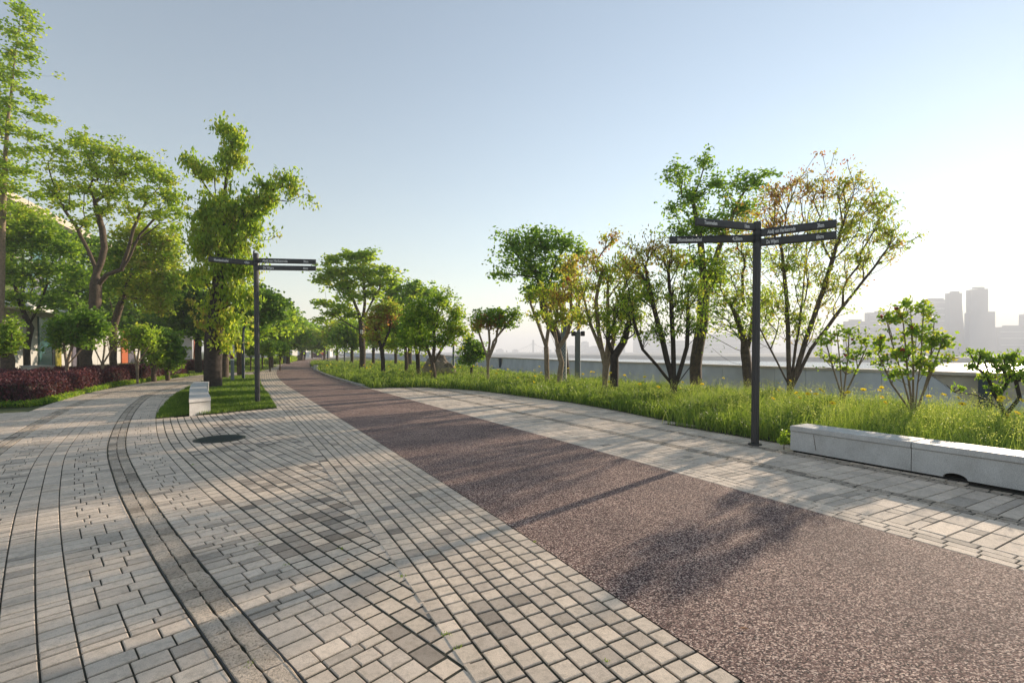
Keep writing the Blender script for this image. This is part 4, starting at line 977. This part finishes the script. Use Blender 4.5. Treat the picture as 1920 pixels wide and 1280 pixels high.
def signpost(label, base, top_z, rad, arms, finial=None):
    t = thing('signpost', label, 'signpost', base)
    m = MB(); K = 16                         # fluted round post
    zs = [0.0, top_z-.02, top_z]; V = []; Fs = []
    for i, z in enumerate(zs):
        for k in range(32):
            a = 2*math.pi*k/32; r = rad*(1 if k % 4 else .88)*(1 if i < 2 else .9); V.append((base[0]+r*math.cos(a), base[1]+r*math.sin(a), z))
    for i in range(2):
        for k in range(32): j = (k+1) % 32; Fs.append((i*32+k, i*32+j, i*32+32+j, i*32+32+k))
    Fs.append(tuple(range(64, 96))); m.add(V, Fs); m.build('post', M['post'], t)
    m = MB(); m.tube([(base[0], base[1], .0), (base[0], base[1], .035)], rad*1.75, 20); m.build('base_plate', M['post'], t)
    zc_ = MB()
    for a in arms: zc_.tube([(base[0], base[1], a['z']-a['h']-.012), (base[0], base[1], a['z']+.004)], rad*1.10, 20)
    zc_.build('clamp_rings', M['post'], t)
    if finial:
        f = MB(); f.tube([(base[0]-rad*.3, base[1]-rad*1.0, top_z-.25), (base[0]-rad*.3, base[1]-rad*1.0, top_z+.02), (base[0]-rad*.3, base[1]-rad*.9, top_z+.10)], [rad*.42, rad*.4, rad*.05], 12); f.build('finial', M['post'], t)
    for a in arms:
        p0 = np.array(a['p0'][:2]); p1 = np.array(a['p1'][:2]); ax = (p1-p0)/np.linalg.norm(p1-p0)
        tr = ax if ax[0] > 0 else -ax; nrm = np.array([tr[1], -tr[0]]); h, th = a['h'], .040; z = a['z']
        prof = []                              # lens-shaped cross-section
        for k in range(20):
            an = 2*math.pi*k/20; prof.append((math.copysign(abs(math.cos(an))**.7, math.cos(an))*th/2, math.copysign(abs(math.sin(an))**.55, math.sin(an))*h/2))
        V = []
        for q in (p0, p1):
            for (u_, w_) in prof: V.append((q[0]+nrm[0]*u_, q[1]+nrm[1]*u_, z-h/2+w_))
        Fs = [(k, (k+1)%20, 20+(k+1)%20, 20+k) for k in range(20)]+[tuple(range(19,-1,-1)), tuple(range(20,40))]
        e = mesh_obj('sign_arm', V, Fs, M['post'], t)
        # short bracket to the post
        b = MB(); b.tube([(*(p0+ax*.02), z-h/2), (base[0], base[1], z-h/2)], .022, 10); b.build('bracket', M['post'], e) if False else None
        L0, L1 = (p0, p1) if ax[0] > 0 else (p1, p0)      # reading direction
        off = nrm*(th/2+.0008)
        e_loc = e
        class _P: pass
        for txt, f0, f1, sz in a['txt']:
            q0 = L0+(L1-L0)*f0+off; q1 = L0+(L1-L0)*f1+off
            lettering(txt, q0, q1, z-h/2-.004, sz, nrm, e)
    return t
def arm(base, xs, xe, ye, z, h, txt, back=0.0):
    ps = D(xs, 500, base[1]); r = ray(xe, ye); k = (z-EYE)/r[2]; pe = r*k
    # start from the post itself
    ax = np.array([pe[0]-base[0], pe[1]-base[1]]); ax /= np.linalg.norm(ax)
    p0 = np.array(base[:2])+ax*.05
    return dict(p0=p0, p1=(pe[0], pe[1]), z=z, h=h, txt=txt)
bR = G(1415.5,835); d = bR[1]
zt = lambda py, d_: D(960, py, d_)[2]
zT, zM, zA, zW = zt(419, d), zt(439.8, d), zt(430, d), zt(448, d)
T1, T2 = .082, .080
signpost('tall dark signpost with four arms standing by the long bench', bR, zt(416, d), .060, [
    arm(bR, 1415, 1304.7, 408, zT, .125, [('Tommelen', .124, .34, T1), ('1km', .81, .89, T1)]),
    arm(bR, 1413, 1255, 443, zM, .125, [('Mombeekvallei', .096, .383, T1), ('4,5km', .743, .859, T1)]),
    arm(bR, 1427, 1569, 411, zA, .128, [('Abdij van Herkenrode', .10, .48, T1), ('3km', .76, .845, T1)]),
    arm(bR, 1427, 1568.5, 432.8, zW, .128, [('De Wijers', .085, .25, T1), ('6km', .745, .84, T1)])])
bL = G(483,757); d = bL[1]
zA, zW, zM = zt(483.6, d), zt(497, d), zt(488.6, d)
def arm2(base, xe, de, z, h, txt):
    pe = D(xe, 490, de); ax = np.array([pe[0]-base[0], pe[1]-base[1]]); ax /= np.linalg.norm(ax)
    return dict(p0=np.array(base[:2])+ax*.05, p1=(pe[0], pe[1]), z=z, h=h, txt=txt)
signpost('smaller dark signpost with three arms on the lawn island', bL, zt(474.5, d), .070, [
    arm2(bL, 592.5, d+.22, zA, .145, [('Abdij van Herkenrode', .08, .51, .096), ('3km', .785, .868, .096)]),
    arm2(bL, 592.5, d+.15, zW, .145, [('De Wijers', .094, .275, .096), ('6km', .78, .863, .096)]),
    arm2(bL, 390.6, d-.62, zM, .150, [('Mombeekvallei', .12, .427, .096), ('4,5km', .78, .89, .096)])], finial=True)

# ---------------------------------------------------------------- manhole cover
mc = G(412,823.5); mh = thing('manhole_cover', 'dark round manhole cover set in the fan of setts', 'manhole cover', mc)
mo = MB(); mo.tube([(mc[0], mc[1], 0), (mc[0], mc[1], .017)], .40, 40); mo.build('ring', M['frame'], mh)
mo = MB(); mo.tube([(mc[0], mc[1], .005), (mc[0], mc[1], .021)], .355, 40)
mg = simple('cast_iron', (.045,.06,.058), (.03,.04,.038), 30, .6, .3, bmp=.4)
mo.build('lid', mg, mh)
mo = MB()
for i in range(-6, 7):
    for j in range(-6, 7):
        x, y = i*.048, j*.048
        if x*x+y*y < .105: mo.box((mc[0]+x, mc[1]+y, .022), .03, .03, .006, (1,1,0) if (i+j) % 2 else (1,-1,0))
mo.build('tread_pattern', mg, mh)

# ---------------------------------------------------------------- street furniture
ib = G(436,715); t = thing('bollard', 'grey info bollard with a white head and a dark red band', 'bollard', (ib[0], ib[1], 0))
def Z(py): return D(960, py, ib[1])[2]
MB().box((ib[0], ib[1], (Z(675.5))/2), .14, .12, Z(675.5), (1,.2,0), bev=.01).build('post', M['steel'], t)
MB().box((ib[0], ib[1], (Z(675)+Z(672.5))/2), .15, .13, Z(672.5)-Z(675), (1,.2,0)).build('collar', M['white'], t)
MB().box((ib[0], ib[1], (Z(672.4)+Z(663))/2), .15, .13, Z(663)-Z(672.4), (1,.2,0)).build('red_band', M['red'], t)
MB().box((ib[0], ib[1], (Z(662.8)+Z(646))/2), .17, .14, Z(646)-Z(662.8), (1,.2,0), bev=.02).build('head', M['white'], t)
lp = G(456.5,712); t = thing('lamp_post', 'dark blue lamp post with a curved tip next to the white-headed bollard', 'lamp post', (lp[0], lp[1], 0))
ZL = lambda py: D(960, py, lp[1])[2]
MB().box((lp[0], lp[1], ZL(650)/2), .13, .10, ZL(650), (1,0,0), bev=.01).build('post', M['darksteel'], t)
MB().tube([(lp[0], lp[1], ZL(651)), (lp[0]+.01, lp[1], ZL(635)), (lp[0]+.03, lp[1]-.02, ZL(622)), (lp[0]+.10, lp[1]-.06, ZL(614)), (lp[0]+.24, lp[1]-.1, ZL(610))], [.06,.06,.055,.07,.03], 8).build('lamp_arm', M['darksteel'], t)
def curved_lamp(px, py, ptop, label, sc_):
    b = G(px, py); t = thing('lamp_post', label, 'lamp post', (b[0], b[1], 0), 'curved lamp posts in the grass bed'); dd = b[1]
    Z_ = lambda y: D(960, y, dd)[2]; X = b[0]; h = py-ptop; k = dd/F
    MB().tube([(X, dd, 0), (X, dd, Z_(ptop+h*.45)), (X+.3*k, dd, Z_(ptop+h*.2)), (X-2*k*sc_, dd, Z_(ptop+h*.07)), (X-7*k*sc_, dd, Z_(ptop+h*.01)), (X-12*k*sc_, dd, Z_(ptop-h*.03))], [1.5*k, 1.5*k, 1.4*k, 1.4*k, 1.1*k, .3*k], 8).build('post', M['darksteel'], t)
    MB().tube([(X, dd, Z_(ptop+h*.42)), (X+5*k*sc_, dd, Z_(ptop+h*.36)), (X+10*k*sc_, dd, Z_(ptop+h*.30))], [.5*k, 1.2*k, .5*k], 8).build('side_arm', M['darksteel'], t)
curved_lamp(646, 683, 628, 'nearer curved lamp post shaped like a sprouting twig', 1.0)
curved_lamp(614.5, 675, 641, 'farther curved lamp post beside the bend', .7)
# steel poles
sp = D(1057, 700, 20.5); sp[2] = 0; t = thing('steel_pole', 'perforated grey steel pole with a box on top among the trees', 'pole', sp)
ZS = lambda py, d_: D(960, py, d_)[2]
MB().box((sp[0], sp[1], ZS(600, 20.5)/2), .22, .20, ZS(600, 20.5), (1,-.35,0), bev=.015).build('post', M['steel'], t)
MB().box((sp[0]+.16, sp[1]-.05, ZS(612, 20.5)), .16, .14, .5, (1,-.35,0)).build('box', M['cap'], t)
hm = MB()
for i in range(22):
    for j in range(3):
        if (i+j) % 2: hm.box((sp[0]-.085+j*.055, sp[1]-.123+(j-1)*-.019+.0, .25+i*.075), .022, .02, .03, (1,-.35,0))
hm.build('perforations', M['white'], t)
s2 = D(1083, 700, 21.5); s2[2] = 0; t = thing('steel_pole', 'tall grey steel pole carrying cameras and a bent arm', 'pole', s2)
MB().box((s2[0], s2[1], ZS(622, 21.5)/2), .24, .22, ZS(622, 21.5), (1,-.2,0), bev=.015).build('post', M['steel'], t)
zz = ZS(622, 21.5); zt2 = ZS(560, 21.5)
MB().tube([(s2[0]+.04, s2[1], zz), (s2[0]+.06, s2[1], zt2), (s2[0]+.3, s2[1], zt2+.35)], [.075,.07,.05], 8).build('upper_tube', M['steel'], t)
MB().tube([(s2[0], s2[1], ZS(585, 21.5)), (s2[0]-.35, s2[1], ZS(566, 21.5)), (s2[0]-.8, s2[1], ZS(560, 21.5))], [.04,.06,.05], 8).build('bent_arm', M['steel'], t)
for sx in (-.2, .22): MB().box((s2[0]+sx, s2[1]-.05, zz-.08), .14, .2, .22, (1,.3,0), bev=.02).build('camera', M['frame'], t)
s3 = D(850.5, 690, 34); s3[2] = 0; t = thing('steel_pole', 'thin grey pole rising behind the round-crowned tree', 'pole', s3)
MB().tube([(s3[0], s3[1], 0), (s3[0], s3[1], ZS(615, 34))], [.09, .07], 8).build('post', M['steel'], t)
MB().box((s3[0], s3[1], ZS(614, 34)), .3, .3, .12, bev=.03).build('cap', M['steel'], t)
wb = D(678, 622, 36-.28); t = thing('control_box', 'small white box strapped to the feathery tree trunk', 'box', wb)
MB().box(wb, .19, .12, .27, bev=.015).build('cabinet', M['white'], t)
MB().box(wb+np.array([0,-.065,.0]), .15, .012, .22).build('door', M['white'], t)
# kerb block and edging beside the path
kb = G(592,694); t = thing('kerb_stone', 'white stone block at the corner of the grass bed', 'kerb stone', (kb[0], kb[1], 0))
MB().box((kb[0], kb[1], .2), .34, .34, .4, (1,.4,0), bev=.03).build('block', M['white'], t)
MB().box((kb[0], kb[1], .42), .36, .36, .04, (1,.4,0)).build('capping', M['plaza'], t)
ko = MB()
for v in np.arange(E.v_at(19.5), E.v_at(44), 1.0):
    q = E.P([PW+.02, PW+.02, PW+.15, PW+.15], [v+.01, v+.99, v+.99, v+.01]); ko.prism([tuple(p) for p in q], 0, .085)
tag(ko.build('kerb', M['plaza']), kind='structure')

# boulders
def boulder(px, py, d, rx, rz, label):
    c = D(px, py, d); random.seed(px); t = MB(); n, m = 18, 10; V = []; Fs = []
    for i in range(m+1):
        th = math.pi*i/m
        for k in range(n):
            p = 2*math.pi*k/n; q = 1+.14*math.sin(3*p+px)+.10*math.cos(2*p+4*th)+random.uniform(-.05,.05)
            V.append((c[0]+rx*q*math.sin(th)**.8*math.cos(p), c[1]+rx*.7*q*math.sin(th)**.8*math.sin(p), max(-.05, rz*q*math.cos(th))))
    for i in range(m):
        for k in range(n): Fs.append((i*n+k, i*n+n+k, i*n+n+(k+1)%n, i*n+(k+1)%n))
    return tag(t.add(V, Fs).build('boulder', M['rock'], smooth=False), label, 'boulder')
boulder(818, 680, 29, 1.05, 1.15, 'large pale boulder in the grass behind the round-crowned tree')
boulder(838, 684, 27.5, .55, .75, 'lower sloping boulder at the right of the large one')
boulder(561, 673, 82, .9, .8, 'dark rounded boulder beside the far end of the path')
boulder(904, 690, 26.5, .5, .35, 'small flat brown boulder under the vase-shaped tree')
# stone plinth by the hedge, left
pb = D(70, 685, 21.5); t = thing('stone_seat', 'square stone seat behind the plum hedge', 'stone seat', (pb[0], pb[1], 0))
MB().box((pb[0], pb[1], .45), .9, .75, .80, (1,-.35,0), bev=.01).build('body_block', M['cap'], t)
MB().box((pb[0], pb[1], .88), .96, .8, .06, (1,-.35,0)).build('slab', M['plaza'], t)
# stone figure on a plinth, far left lawn
sf = D(536, 675, 60); t = thing('sculpture', 'white upright sculpture on a pole beyond the lawn', 'sculpture', (sf[0], sf[1], 0)); k = 60/F
MB().tube([(sf[0], sf[1], 0), (sf[0], sf[1], 1.0)], .45, 10).build('plinth', M['steel'], t)
MB().tube([(sf[0], sf[1], 1.0), (sf[0], sf[1], 2.2), (sf[0], sf[1], 2.8), (sf[0], sf[1], 3.4), (sf[0], sf[1], 3.5), (sf[0], sf[1], 3.9)], [.42,.48,.6,.25,.3,.25], 10).build('figure', simple('pale_blue_stone', (.45,.52,.58), (.38,.44,.50)), t)
# kiosk and pale sheds at the end of the plaza
kk = D(598, 660, 118); t = thing('kiosk', 'plum-coloured kiosk with a white notice at the end of the plaza', 'kiosk', (kk[0], kk[1], 0))
plum = simple('plum_boards', (.10,.05,.075), (.08,.04,.06), 3, .7)
MB().box((kk[0], kk[1], 1.15), 2.4, 2.2, 2.3).build('wall', plum, t)
MB().box((kk[0], kk[1], 2.38), 2.7, 2.5, .16).build('roof', plum, t)
MB().box((kk[0]-.5, kk[1]-1.12, 1.3), .7, .04, .5).build('notice', M['white'], t)
for px, d, w_, h_, lab in ((569, 125, 2.2, 2.6, 'pale shed left of the plum-coloured kiosk'), (612, 128, 2.6, 2.0, 'low pale shed behind the far lamp post')):
    kk = D(px, 660, d); t = thing('shed', lab, 'shed', (kk[0], kk[1], 0))
    MB().box((kk[0], kk[1], h_/2), w_, 2, h_).build('wall', M['white'], t); MB().box((kk[0], kk[1], h_+.1), w_+.3, 2.3, .2).build('roof', M['cap'], t)
    MB().box((kk[0]-.2, kk[1]-1.02, 1.0), .8, .05, 1.9).build('door', M['frame'], t)
for px0, px1, d, h_, lab in ((395, 470, 95, 5.5, 'low pale building glimpsed under the trees at far left'), (476, 548, 140, 5.0, 'white far building behind the lawn trees')):
    a, b = D(px0, 660, d), D(px1, 660, d); t = thing('building', lab, 'building', ((a[0]+b[0])/2, d, 0)); cx = (a[0]+b[0])/2; L = b[0]-a[0]
    MB().box((cx, d+3, h_/2), L, 6, h_).build('wall', M['panel'], t); MB().box((cx, d+3, h_+.15), L+.8, 7, .3).build('roof', M['white'], t)
    for i in range(5): MB().box((a[0]+L*(i+.5)/5, d-.03, 1.7), L/9, .08, 2.2).build('window', M['g_clear'], t)

# ---------------------------------------------------------------- people
def person(label, x, y, face, clothes, trousers, skin=(.35,.22,.16), h=1.72, stride=.22, pack=None):
    t = thing('person', label, 'person', (x, y, 0)); s = h/1.72
    me = bpy.data.meshes.new('body'); 
    J = {'pel':(0,0,.92),'wai':(0,0,1.08),'che':(0,.01,1.28),'nec':(0,0,1.47),'hb':(0,-.01,1.54),'hm':(0,-.02,1.63),'ht':(0,-.01,1.71),
         'ls':(.17,0,1.40),'le':(.22,.04,1.14),'lw':(.21,-.06,.92),'lh':(.20,-.10,.83),'rs':(-.17,0,1.40),'re':(-.22,-.02,1.14),'rw':(-.21,.08,.92),'rh':(-.20,.10,.83),
         'lt':(.09,0,.88),'lk':(.10,-stride*.55,.50),'la':(.10,-stride*.7,.09),'lf':(.11,-stride*.7-.16,.04),'rt':(-.09,0,.88),'rk':(-.10,stride*.25,.49),'ra':(-.10,stride*1.1,.12),'rf':(-.11,stride*1.1-.15,.04)}
    rad = {'pel':.145,'wai':.125,'che':.15,'nec':.055,'hb':.065,'hm':.095,'ht':.06,'ls':.065,'le':.045,'lw':.03,'lh':.035,'rs':.065,'re':.045,'rw':.03,'rh':.035,'lt':.09,'lk':.058,'la':.04,'lf':.035,'rt':.09,'rk':.058,'ra':.04,'rf':.035}
    ks = list(J); E_ = [('pel','wai'),('wai','che'),('che','nec'),('nec','hb'),('hb','hm'),('hm','ht'),('che','ls'),('ls','le'),('le','lw'),('lw','lh'),('che','rs'),('rs','re'),('re','rw'),('rw','rh'),('pel','lt'),('lt','lk'),('lk','la'),('la','lf'),('pel','rt'),('rt','rk'),('rk','ra'),('ra','rf')]
    ca, sa = math.cos(face), math.sin(face)
    rot = lambda p: (s*(p[0]*ca-p[1]*sa), s*(p[0]*sa+p[1]*ca), s*p[2])
    def skin_mesh(name, keys, grow_, mat):
        kk_ = [k for k in ks if k in keys]; m = bpy.data.meshes.new(name)
        m.from_pydata([rot(J[k]) for k in kk_], [(kk_.index(a), kk_.index(b)) for a, b in E_ if a in keys and b in keys], [])
        o = bpy.data.objects.new(name, m); col.objects.link(o); md = o.modifiers.new('skin', 'SKIN'); sb = o.modifiers.new('sub', 'SUBSURF'); sb.levels = 1; sb.render_levels = 1
        for i, k in enumerate(kk_):
            r = rad[k]*grow_*s; m.skin_vertices[0].data[i].radius = (r, r)
        m.skin_vertices[0].data[0].use_root = True
        dg = bpy.context.evaluated_depsgraph_get(); m2 = bpy.data.meshes.new_from_object(o.evaluated_get(dg)); bpy.data.objects.remove(o)
        m2.materials.clear(); m2.materials.append(mat); o = bpy.data.objects.new(name, m2); col.objects.link(o); o.parent = t; return o
    skin_mesh('body', ks, 1.0, simple('skin', skin, skin))
    skin_mesh('top', ['pel','wai','che','ls','le','lw','rs','re','rw'], 1.13, clothes)
    skin_mesh('trousers', ['pel','lt','lk','la','rt','rk','ra'], 1.16, trousers)
    hp = rot((0, .015, 1.66)); hb = MB().ball((x+hp[0], y+hp[1], hp[2]), .098*s, .10*s, .09*s); hb.build('hair', M['frame'], t, True)
    for f in ('lf', 'rf'):
        p = rot((J[f][0], J[f][1]+.05, .05)); MB().ball((x+p[0], y+p[1], .05), .055, .13, .05).build('shoe', M['frame'], t, True)
    if pack: p = rot((0, .17, 1.25)); MB().box((x+p[0], y+p[1], p[2]), .3, .16, .42, (ca, sa, 0), bev=.04).build('backpack', pack, t)
navy = simple('navy_cloth', (.02,.035,.09), rough=.8); blk = simple('black_cloth', (.012,.012,.015), rough=.8)
p = G(571.5, 675.0); person('person in a navy top and black trousers walking on the path', p[0], p[1], math.pi, navy, blk)
yl = simple('yellow_cloth', (.75,.55,.03), rough=.8); rd = simple('red_cloth', (.6,.04,.06), rough=.8); gy = simple('grey_cloth', (.15,.15,.17), rough=.8)
p = D(600.5, 660, 98); person('person in a yellow jacket near the plum kiosk', p[0], p[1], .6, yl, gy)
p = D(604, 660, 99.5); person('person in a red top beside the yellow jacket', p[0], p[1], -.5, rd, gy, h=1.45)
p = D(608.5, 660, 92); person('person dressed in black by the far lamp post', p[0], p[1], 2.0, blk, blk)

# ---------------------------------------------------------------- flowers in the grass
def flower_mesh():
    V = []; Fs = []; mi = []
    st, sf_ = blade_mesh(np.array([[0.0, 0.0]]), np.array([1.0]), np.array([.006]), .04, 0); V += [tuple(v) for v in st]; Fs += [tuple(f) for f in sf_]; mi += [1]*len(sf_)
    for k in range(8):
        a = k*math.pi/4+.1; b = len(V); c_, s_ = math.cos(a), math.sin(a); tilt = .012
        for r_, w_, z in ((.006,.006,0), (.022,.011,tilt*.6), (.034,.008,tilt)):
            V += [(r_*c_-w_*s_, r_*s_+w_*c_, 1+z), (r_*c_+w_*s_, r_*s_-w_*c_, 1+z)]
        Fs += [(b, b+1, b+3, b+2), (b+2, b+3, b+5, b+4)]; mi += [0, 0]
    b = len(V); V += [(.009*math.cos(k*math.pi/4), .009*math.sin(k*math.pi/4), 1.004) for k in range(8)] + [(0, 0, 1.012)]
    for k in range(8): Fs.append((b+k, b+(k+1)%8, b+8)); mi.append(2)
    ct, st_ = math.cos(.95), math.sin(.95)      # heads nod sideways
    V = V[:6]+[(x, y*ct-(z-1)*st_, 1+y*st_+(z-1)*ct) for x, y, z in V[6:]]
    return V, Fs, mi
FV, FF, FM = flower_mesh()
protos = []
for hgt in (.42, .52, .62, .72):
    V = [(x, y, z-1+hgt+.09 if z > .9 else z*(hgt+.09)) for x, y, z in FV]
    V = [(x*1.5, y*1.5, z) for x, y, z in V]
    me = bpy.data.meshes.new('yellow_flower'); me.from_pydata(V, [], FF); me.update()
    for m in (M['petal'], M['grass'], simple('flower_disc', (.12,.05,.01), rough=.9)): me.materials.append(m)
    me.polygons.foreach_set('material_index', FM)
    at = me.attributes.new('rnd', 'FLOAT', 'FACE'); at.data.foreach_set('value', np.full(len(FF), .5, np.float32)); protos.append(me)
random.seed(21)
fpx = [(1545,802,.66),(1600,750,.70),(1622,742,.72),(1645,738,.66),(1785,757,.72),(1806,771,.62),(1860,755,.72),(1903,793,.6),(1488,722,.72),(1540,742,.6),(1202,730,.6),(1240,770,.5),(1208,714,.72),(1230,745,.55),(1175,775,.45),(1165,736,.6),(1140,705,.7),(1095,708,.6),(1280,725,.6),(1320,730,.6),(1430,700,.7),(1470,741,.6)]
spots_ = []
for px, py, z in fpx: p = G(px, py, min(z, .72)); spots_.append((p[0], p[1], z))
for k in range(14):
    x = random.uniform(5, 9.5); spots_.append((x, random.uniform(6.2, 10.5), random.choice((.52, .62, .62))))
while len(spots_) < 150:
    y = 9+50*random.random()**1.3; x = random.uniform(-32, 10)
    if inpoly(np.array([[x, y]]), bed)[0]: spots_.append((x, y, random.choice((.42, .52, .52, .62))))
for i, (x, y, z) in enumerate(spots_):
    if not inpoly(np.array([[x, y]]), bed)[0]: continue
    me = protos[min(range(4), key=lambda k: abs((.42, .52, .62, .72)[k]-z))]
    o = bpy.data.objects.new('yellow_flower', me); col.objects.link(o); o.location = (x, y, .02); o.rotation_euler = (random.uniform(-.15,.15), random.uniform(-.15,.15), random.gauss(0, .8)); s = 1+max(0, y-14)*.006; o.scale = (s, s, 1)
    tag(o, 'yellow daisy-like flower standing in the long grass', 'flower', 'yellow flowers scattered in the long grass')
# weeds by the bench end
wq = bpt(-.12, .1, 0); plant('weed', 'leafy weed growing at the near-left end of the long bench', 'weed', 1472, float(wq[1]), [], [(1468,830,8,16),(1474,842,8,8),(1472,815,5,10)], n=26, leaf=(.05,.025), per=14, spread=.05, hue=.36, hvar=.05, r_base=.006, r_tip=.002)
# fallen leaves on the paving
random.seed(5)
for px, py, cc, lab in ((205,825,(.35,.10,.02),'orange fallen leaf on the rough granite band'), (1380,937,(.45,.45,.38),'pale fallen leaf on the red asphalt'), (1184,820,(.20,.03,.02),'red fallen leaf on the drain strip of the right pavement'), (1502,866,(.20,.06,.03),'brown fallen leaf in front of the long bench'), (651,1049,(.30,.10,.03),'small brown leaf lying in the fan of setts'), (948,1212,(.30,.12,.05),'brown leaf in a joint of the foreground setts'), (1395,1178,(.30,.15,.06),'tan leaf on the asphalt at the bottom'), (14,1030,(.28,.07,.02),'thin reddish leaf on the left flags')):
    g = G(px, py, .02); V, Fs = leaf_mesh(np.array([g]), .055, .03, 'flat'); V[:,2] = .021+np.abs(V[:,2]-g[2])*.3
    mesh = mesh_obj('fallen_leaf', V-np.array([g[0], g[1], 0]), Fs, simple('dry_leaf', cc, rough=.8)); mesh.location = (g[0], g[1], 0); tag(mesh, lab, 'leaf', 'fallen leaves on the paving')
# tufts of weed in the joints
for i, (px, py) in enumerate(((1137,1244),(487,1023),(535,1062),(640,1030),(755,1083),(467,1250),(838,1193),(1002,1018),(362,872),(860,1217))): 
    g = G(px, py, .0); q = g[:2]+rng.normal(0, .012, (16, 2)); V, Fs = blade_mesh(q, rng.uniform(.008,.018,16), np.full(16, .005), .9, .008)
    o = mesh_obj('joint_moss', V, Fs, M['grass'], attrs={'rnd': np.full(len(Fs), .5)}); tag(o, kind='stuff')

# ---------------------------------------------------------------- skyline across the river
def tower(label, px0, px1, ptop, d, prof=None, extra=None, deep=9):
    """outline given in picture columns, built at its real distance and size"""
    x0, x1 = D(px0, 660, d)[0], D(px1, 660, d)[0]; zt_ = D((px0+px1)/2, ptop, d)[2]; z0 = -6
    t = thing('tower', label, 'tower', ((x0+x1)/2, d, z0), 'towers across the river')
    pts = prof(d) if prof else [(x0, z0), (x1, z0), (x1, zt_), (x0, zt_)]
    MB().slab([(p[0], d, p[1]) for p in pts], (0, deep, 0)).build('shaft', M['tower'], t)
    w_ = (x1-x0)
    MB().box(((x0+x1)/2, d+deep/2, zt_+1.5), w_*.55, deep*.6, 3).build('roof_plant', M['tower'], t)
    nl = MB(); fh = (zt_-z0)/3.6
    for k in range(2, int(fh), 3): nl.box(((x0+x1)/2, d-.25, z0+k*3.6), w_*.9, .5, .8)
    if not prof: nl.build('floor_bands', M['white'], t)
    return t
def Q(px, py, d): p = D(px, py, d); return (p[0], p[2])
tower('low slab block leftmost of the right-hand towers', 1587, 1625, 602, 820)
tower('wide block behind the camellia shrub', 1627, 1700, 586, 860)
tower('stepped block rising right of the camellia shrub', 1700, 1742, 578, 880)
tower('broad tall block left of the flared tower', 1734, 1780, 562, 850)
tower('slender tower with a flared foot', 1781, 1804, 549, 800, prof=lambda d: [Q(1781,690,d), Q(1815,690,d), Q(1811,640,d), Q(1806,600,d), Q(1804,570,d), Q(1804,549,d), Q(1781,549,d)])
tower('tallest tower with a stepped top and widening base', 1821, 1853, 541, 780, prof=lambda d: [Q(1817,692,d), Q(1874,692,d), Q(1869,640,d), Q(1866,610,d), Q(1866,584,d), Q(1853,584,d), Q(1853,541,d), Q(1821,543,d), Q(1821,585,d), Q(1818,587,d)])
tower('square block at the right edge of the skyline', 1872, 1935, 613, 800)
tower('thin high tower cut by the right edge', 1919, 1950, 589, 830)
tower('very faint block seen left of the V-shaped tree', 1196, 1246, 622, 1500, deep=60)
tower('faint stepped block between the forked trunk and the V-shaped tree', 1146, 1172, 642, 1500, deep=60)
tower('faint pair of blocks left of the forked trunk', 1094, 1104, 641, 1500, deep=60)
tower('faint low block right of the camera pole', 1104, 1140, 650, 1550, deep=60)
tower('faint block behind the thick trunk', 1330, 1392, 628, 1250, deep=60)
tower('faint block behind the big signpost', 1395, 1450, 640, 1250, deep=60)
tower('faint wide block in the gap right of the russet tree', 1500, 1560, 636, 1150, deep=60)
tower('faint block between the V-shaped tree and the thick trunk', 1250, 1322, 640, 1350, deep=60)
for px0, px1, pt, lab in ((930,944,655,'tiny hazy block at the far left of the bank'),(960,972,656,'tiny hazy block near the bridge deck'),(1018,1034,655,'tiny hazy block right of the bridge pylon'),(1042,1056,652,'tiny hazy block left of the camera pole'),(1066,1080,649,'tiny hazy taller block behind the steel poles')):
    tower(lab, px0, px1, pt, 1750, deep=60)
# cable bridge
dB = 1500; br = thing('bridge', 'hazy cable-stayed bridge with one pylon far down the river', 'bridge', (D(1000,660,dB)[0], dB, -8))
a, b = D(870, 662.2, dB), D(1110, 663.5, dB)
MB().slab([(a[0], dB, a[2]-3), (b[0], dB, b[2]-3), (b[0], dB, b[2]), (a[0], dB, a[2])], (0, 25, 0)).build('deck', M['tower'], br)
pt = D(1000, 637, dB); MB().box((pt[0], dB+12, (pt[2]-8)/2), 5.5, 8, pt[2]+8).build('pylon', M['tower'], br)
for px in (912, 950, 1050, 1085): q = D(px, 662, dB); MB().box((q[0], dB+12, -2), 4, 12, 12).build('pier', M['tower'], br)
cb = MB()
for s in (-1, 1):
    for k in range(1, 7):
        e = D(1000+s*k*8, 662.8, dB); cb.tube([(pt[0], dB+12, pt[2]-k*2), (e[0], dB+12, e[2])], .25, 4)
cb.build('cables', M['tower'], br)
for px, py, w_, lab in ((963,668.3,5,'small island below the bridge pylon, left one'),(994,669.3,9,'small island at the foot of the bridge pylon'),(1103,671.6,11,'small long island seen right of the camera pole')):
    g = G(px, py, -8); k = g[1]/F
    r_ = ray(px, py); tt = (-8-EYE)/r_[2]; c = r_*tt; k = c[1]/F
    tag(MB().ball((c[0], c[1], -8), w_*k, 10, 1.5*k*.8, 16, 6, .1).build('islet', M['farland']), lab, 'islet')

# ---------------------------------------------------------------- haze
hz = MB(); hz.box((400, 1450, 53.0), 9000, 6100, 126)
ho = hz.build('haze', M['tower']); ho['kind'] = 'stuff'
hm_ = bpy.data.materials.new('haze'); hm_.use_nodes = True; hn = hm_.node_tree; hn.nodes.clear()
out = hn.nodes.new('ShaderNodeOutputMaterial'); pvn = hn.nodes.new('ShaderNodeVolumePrincipled')
pvn.inputs['Color'].default_value = (.90,.93,.99,1); pvn.inputs['Density'].default_value = HAZE; pvn.inputs['Anisotropy'].default_value = .1
hn.links.new(pvn.outputs[0], out.inputs['Volume']); ho.data.materials.clear(); ho.data.materials.append(hm_)
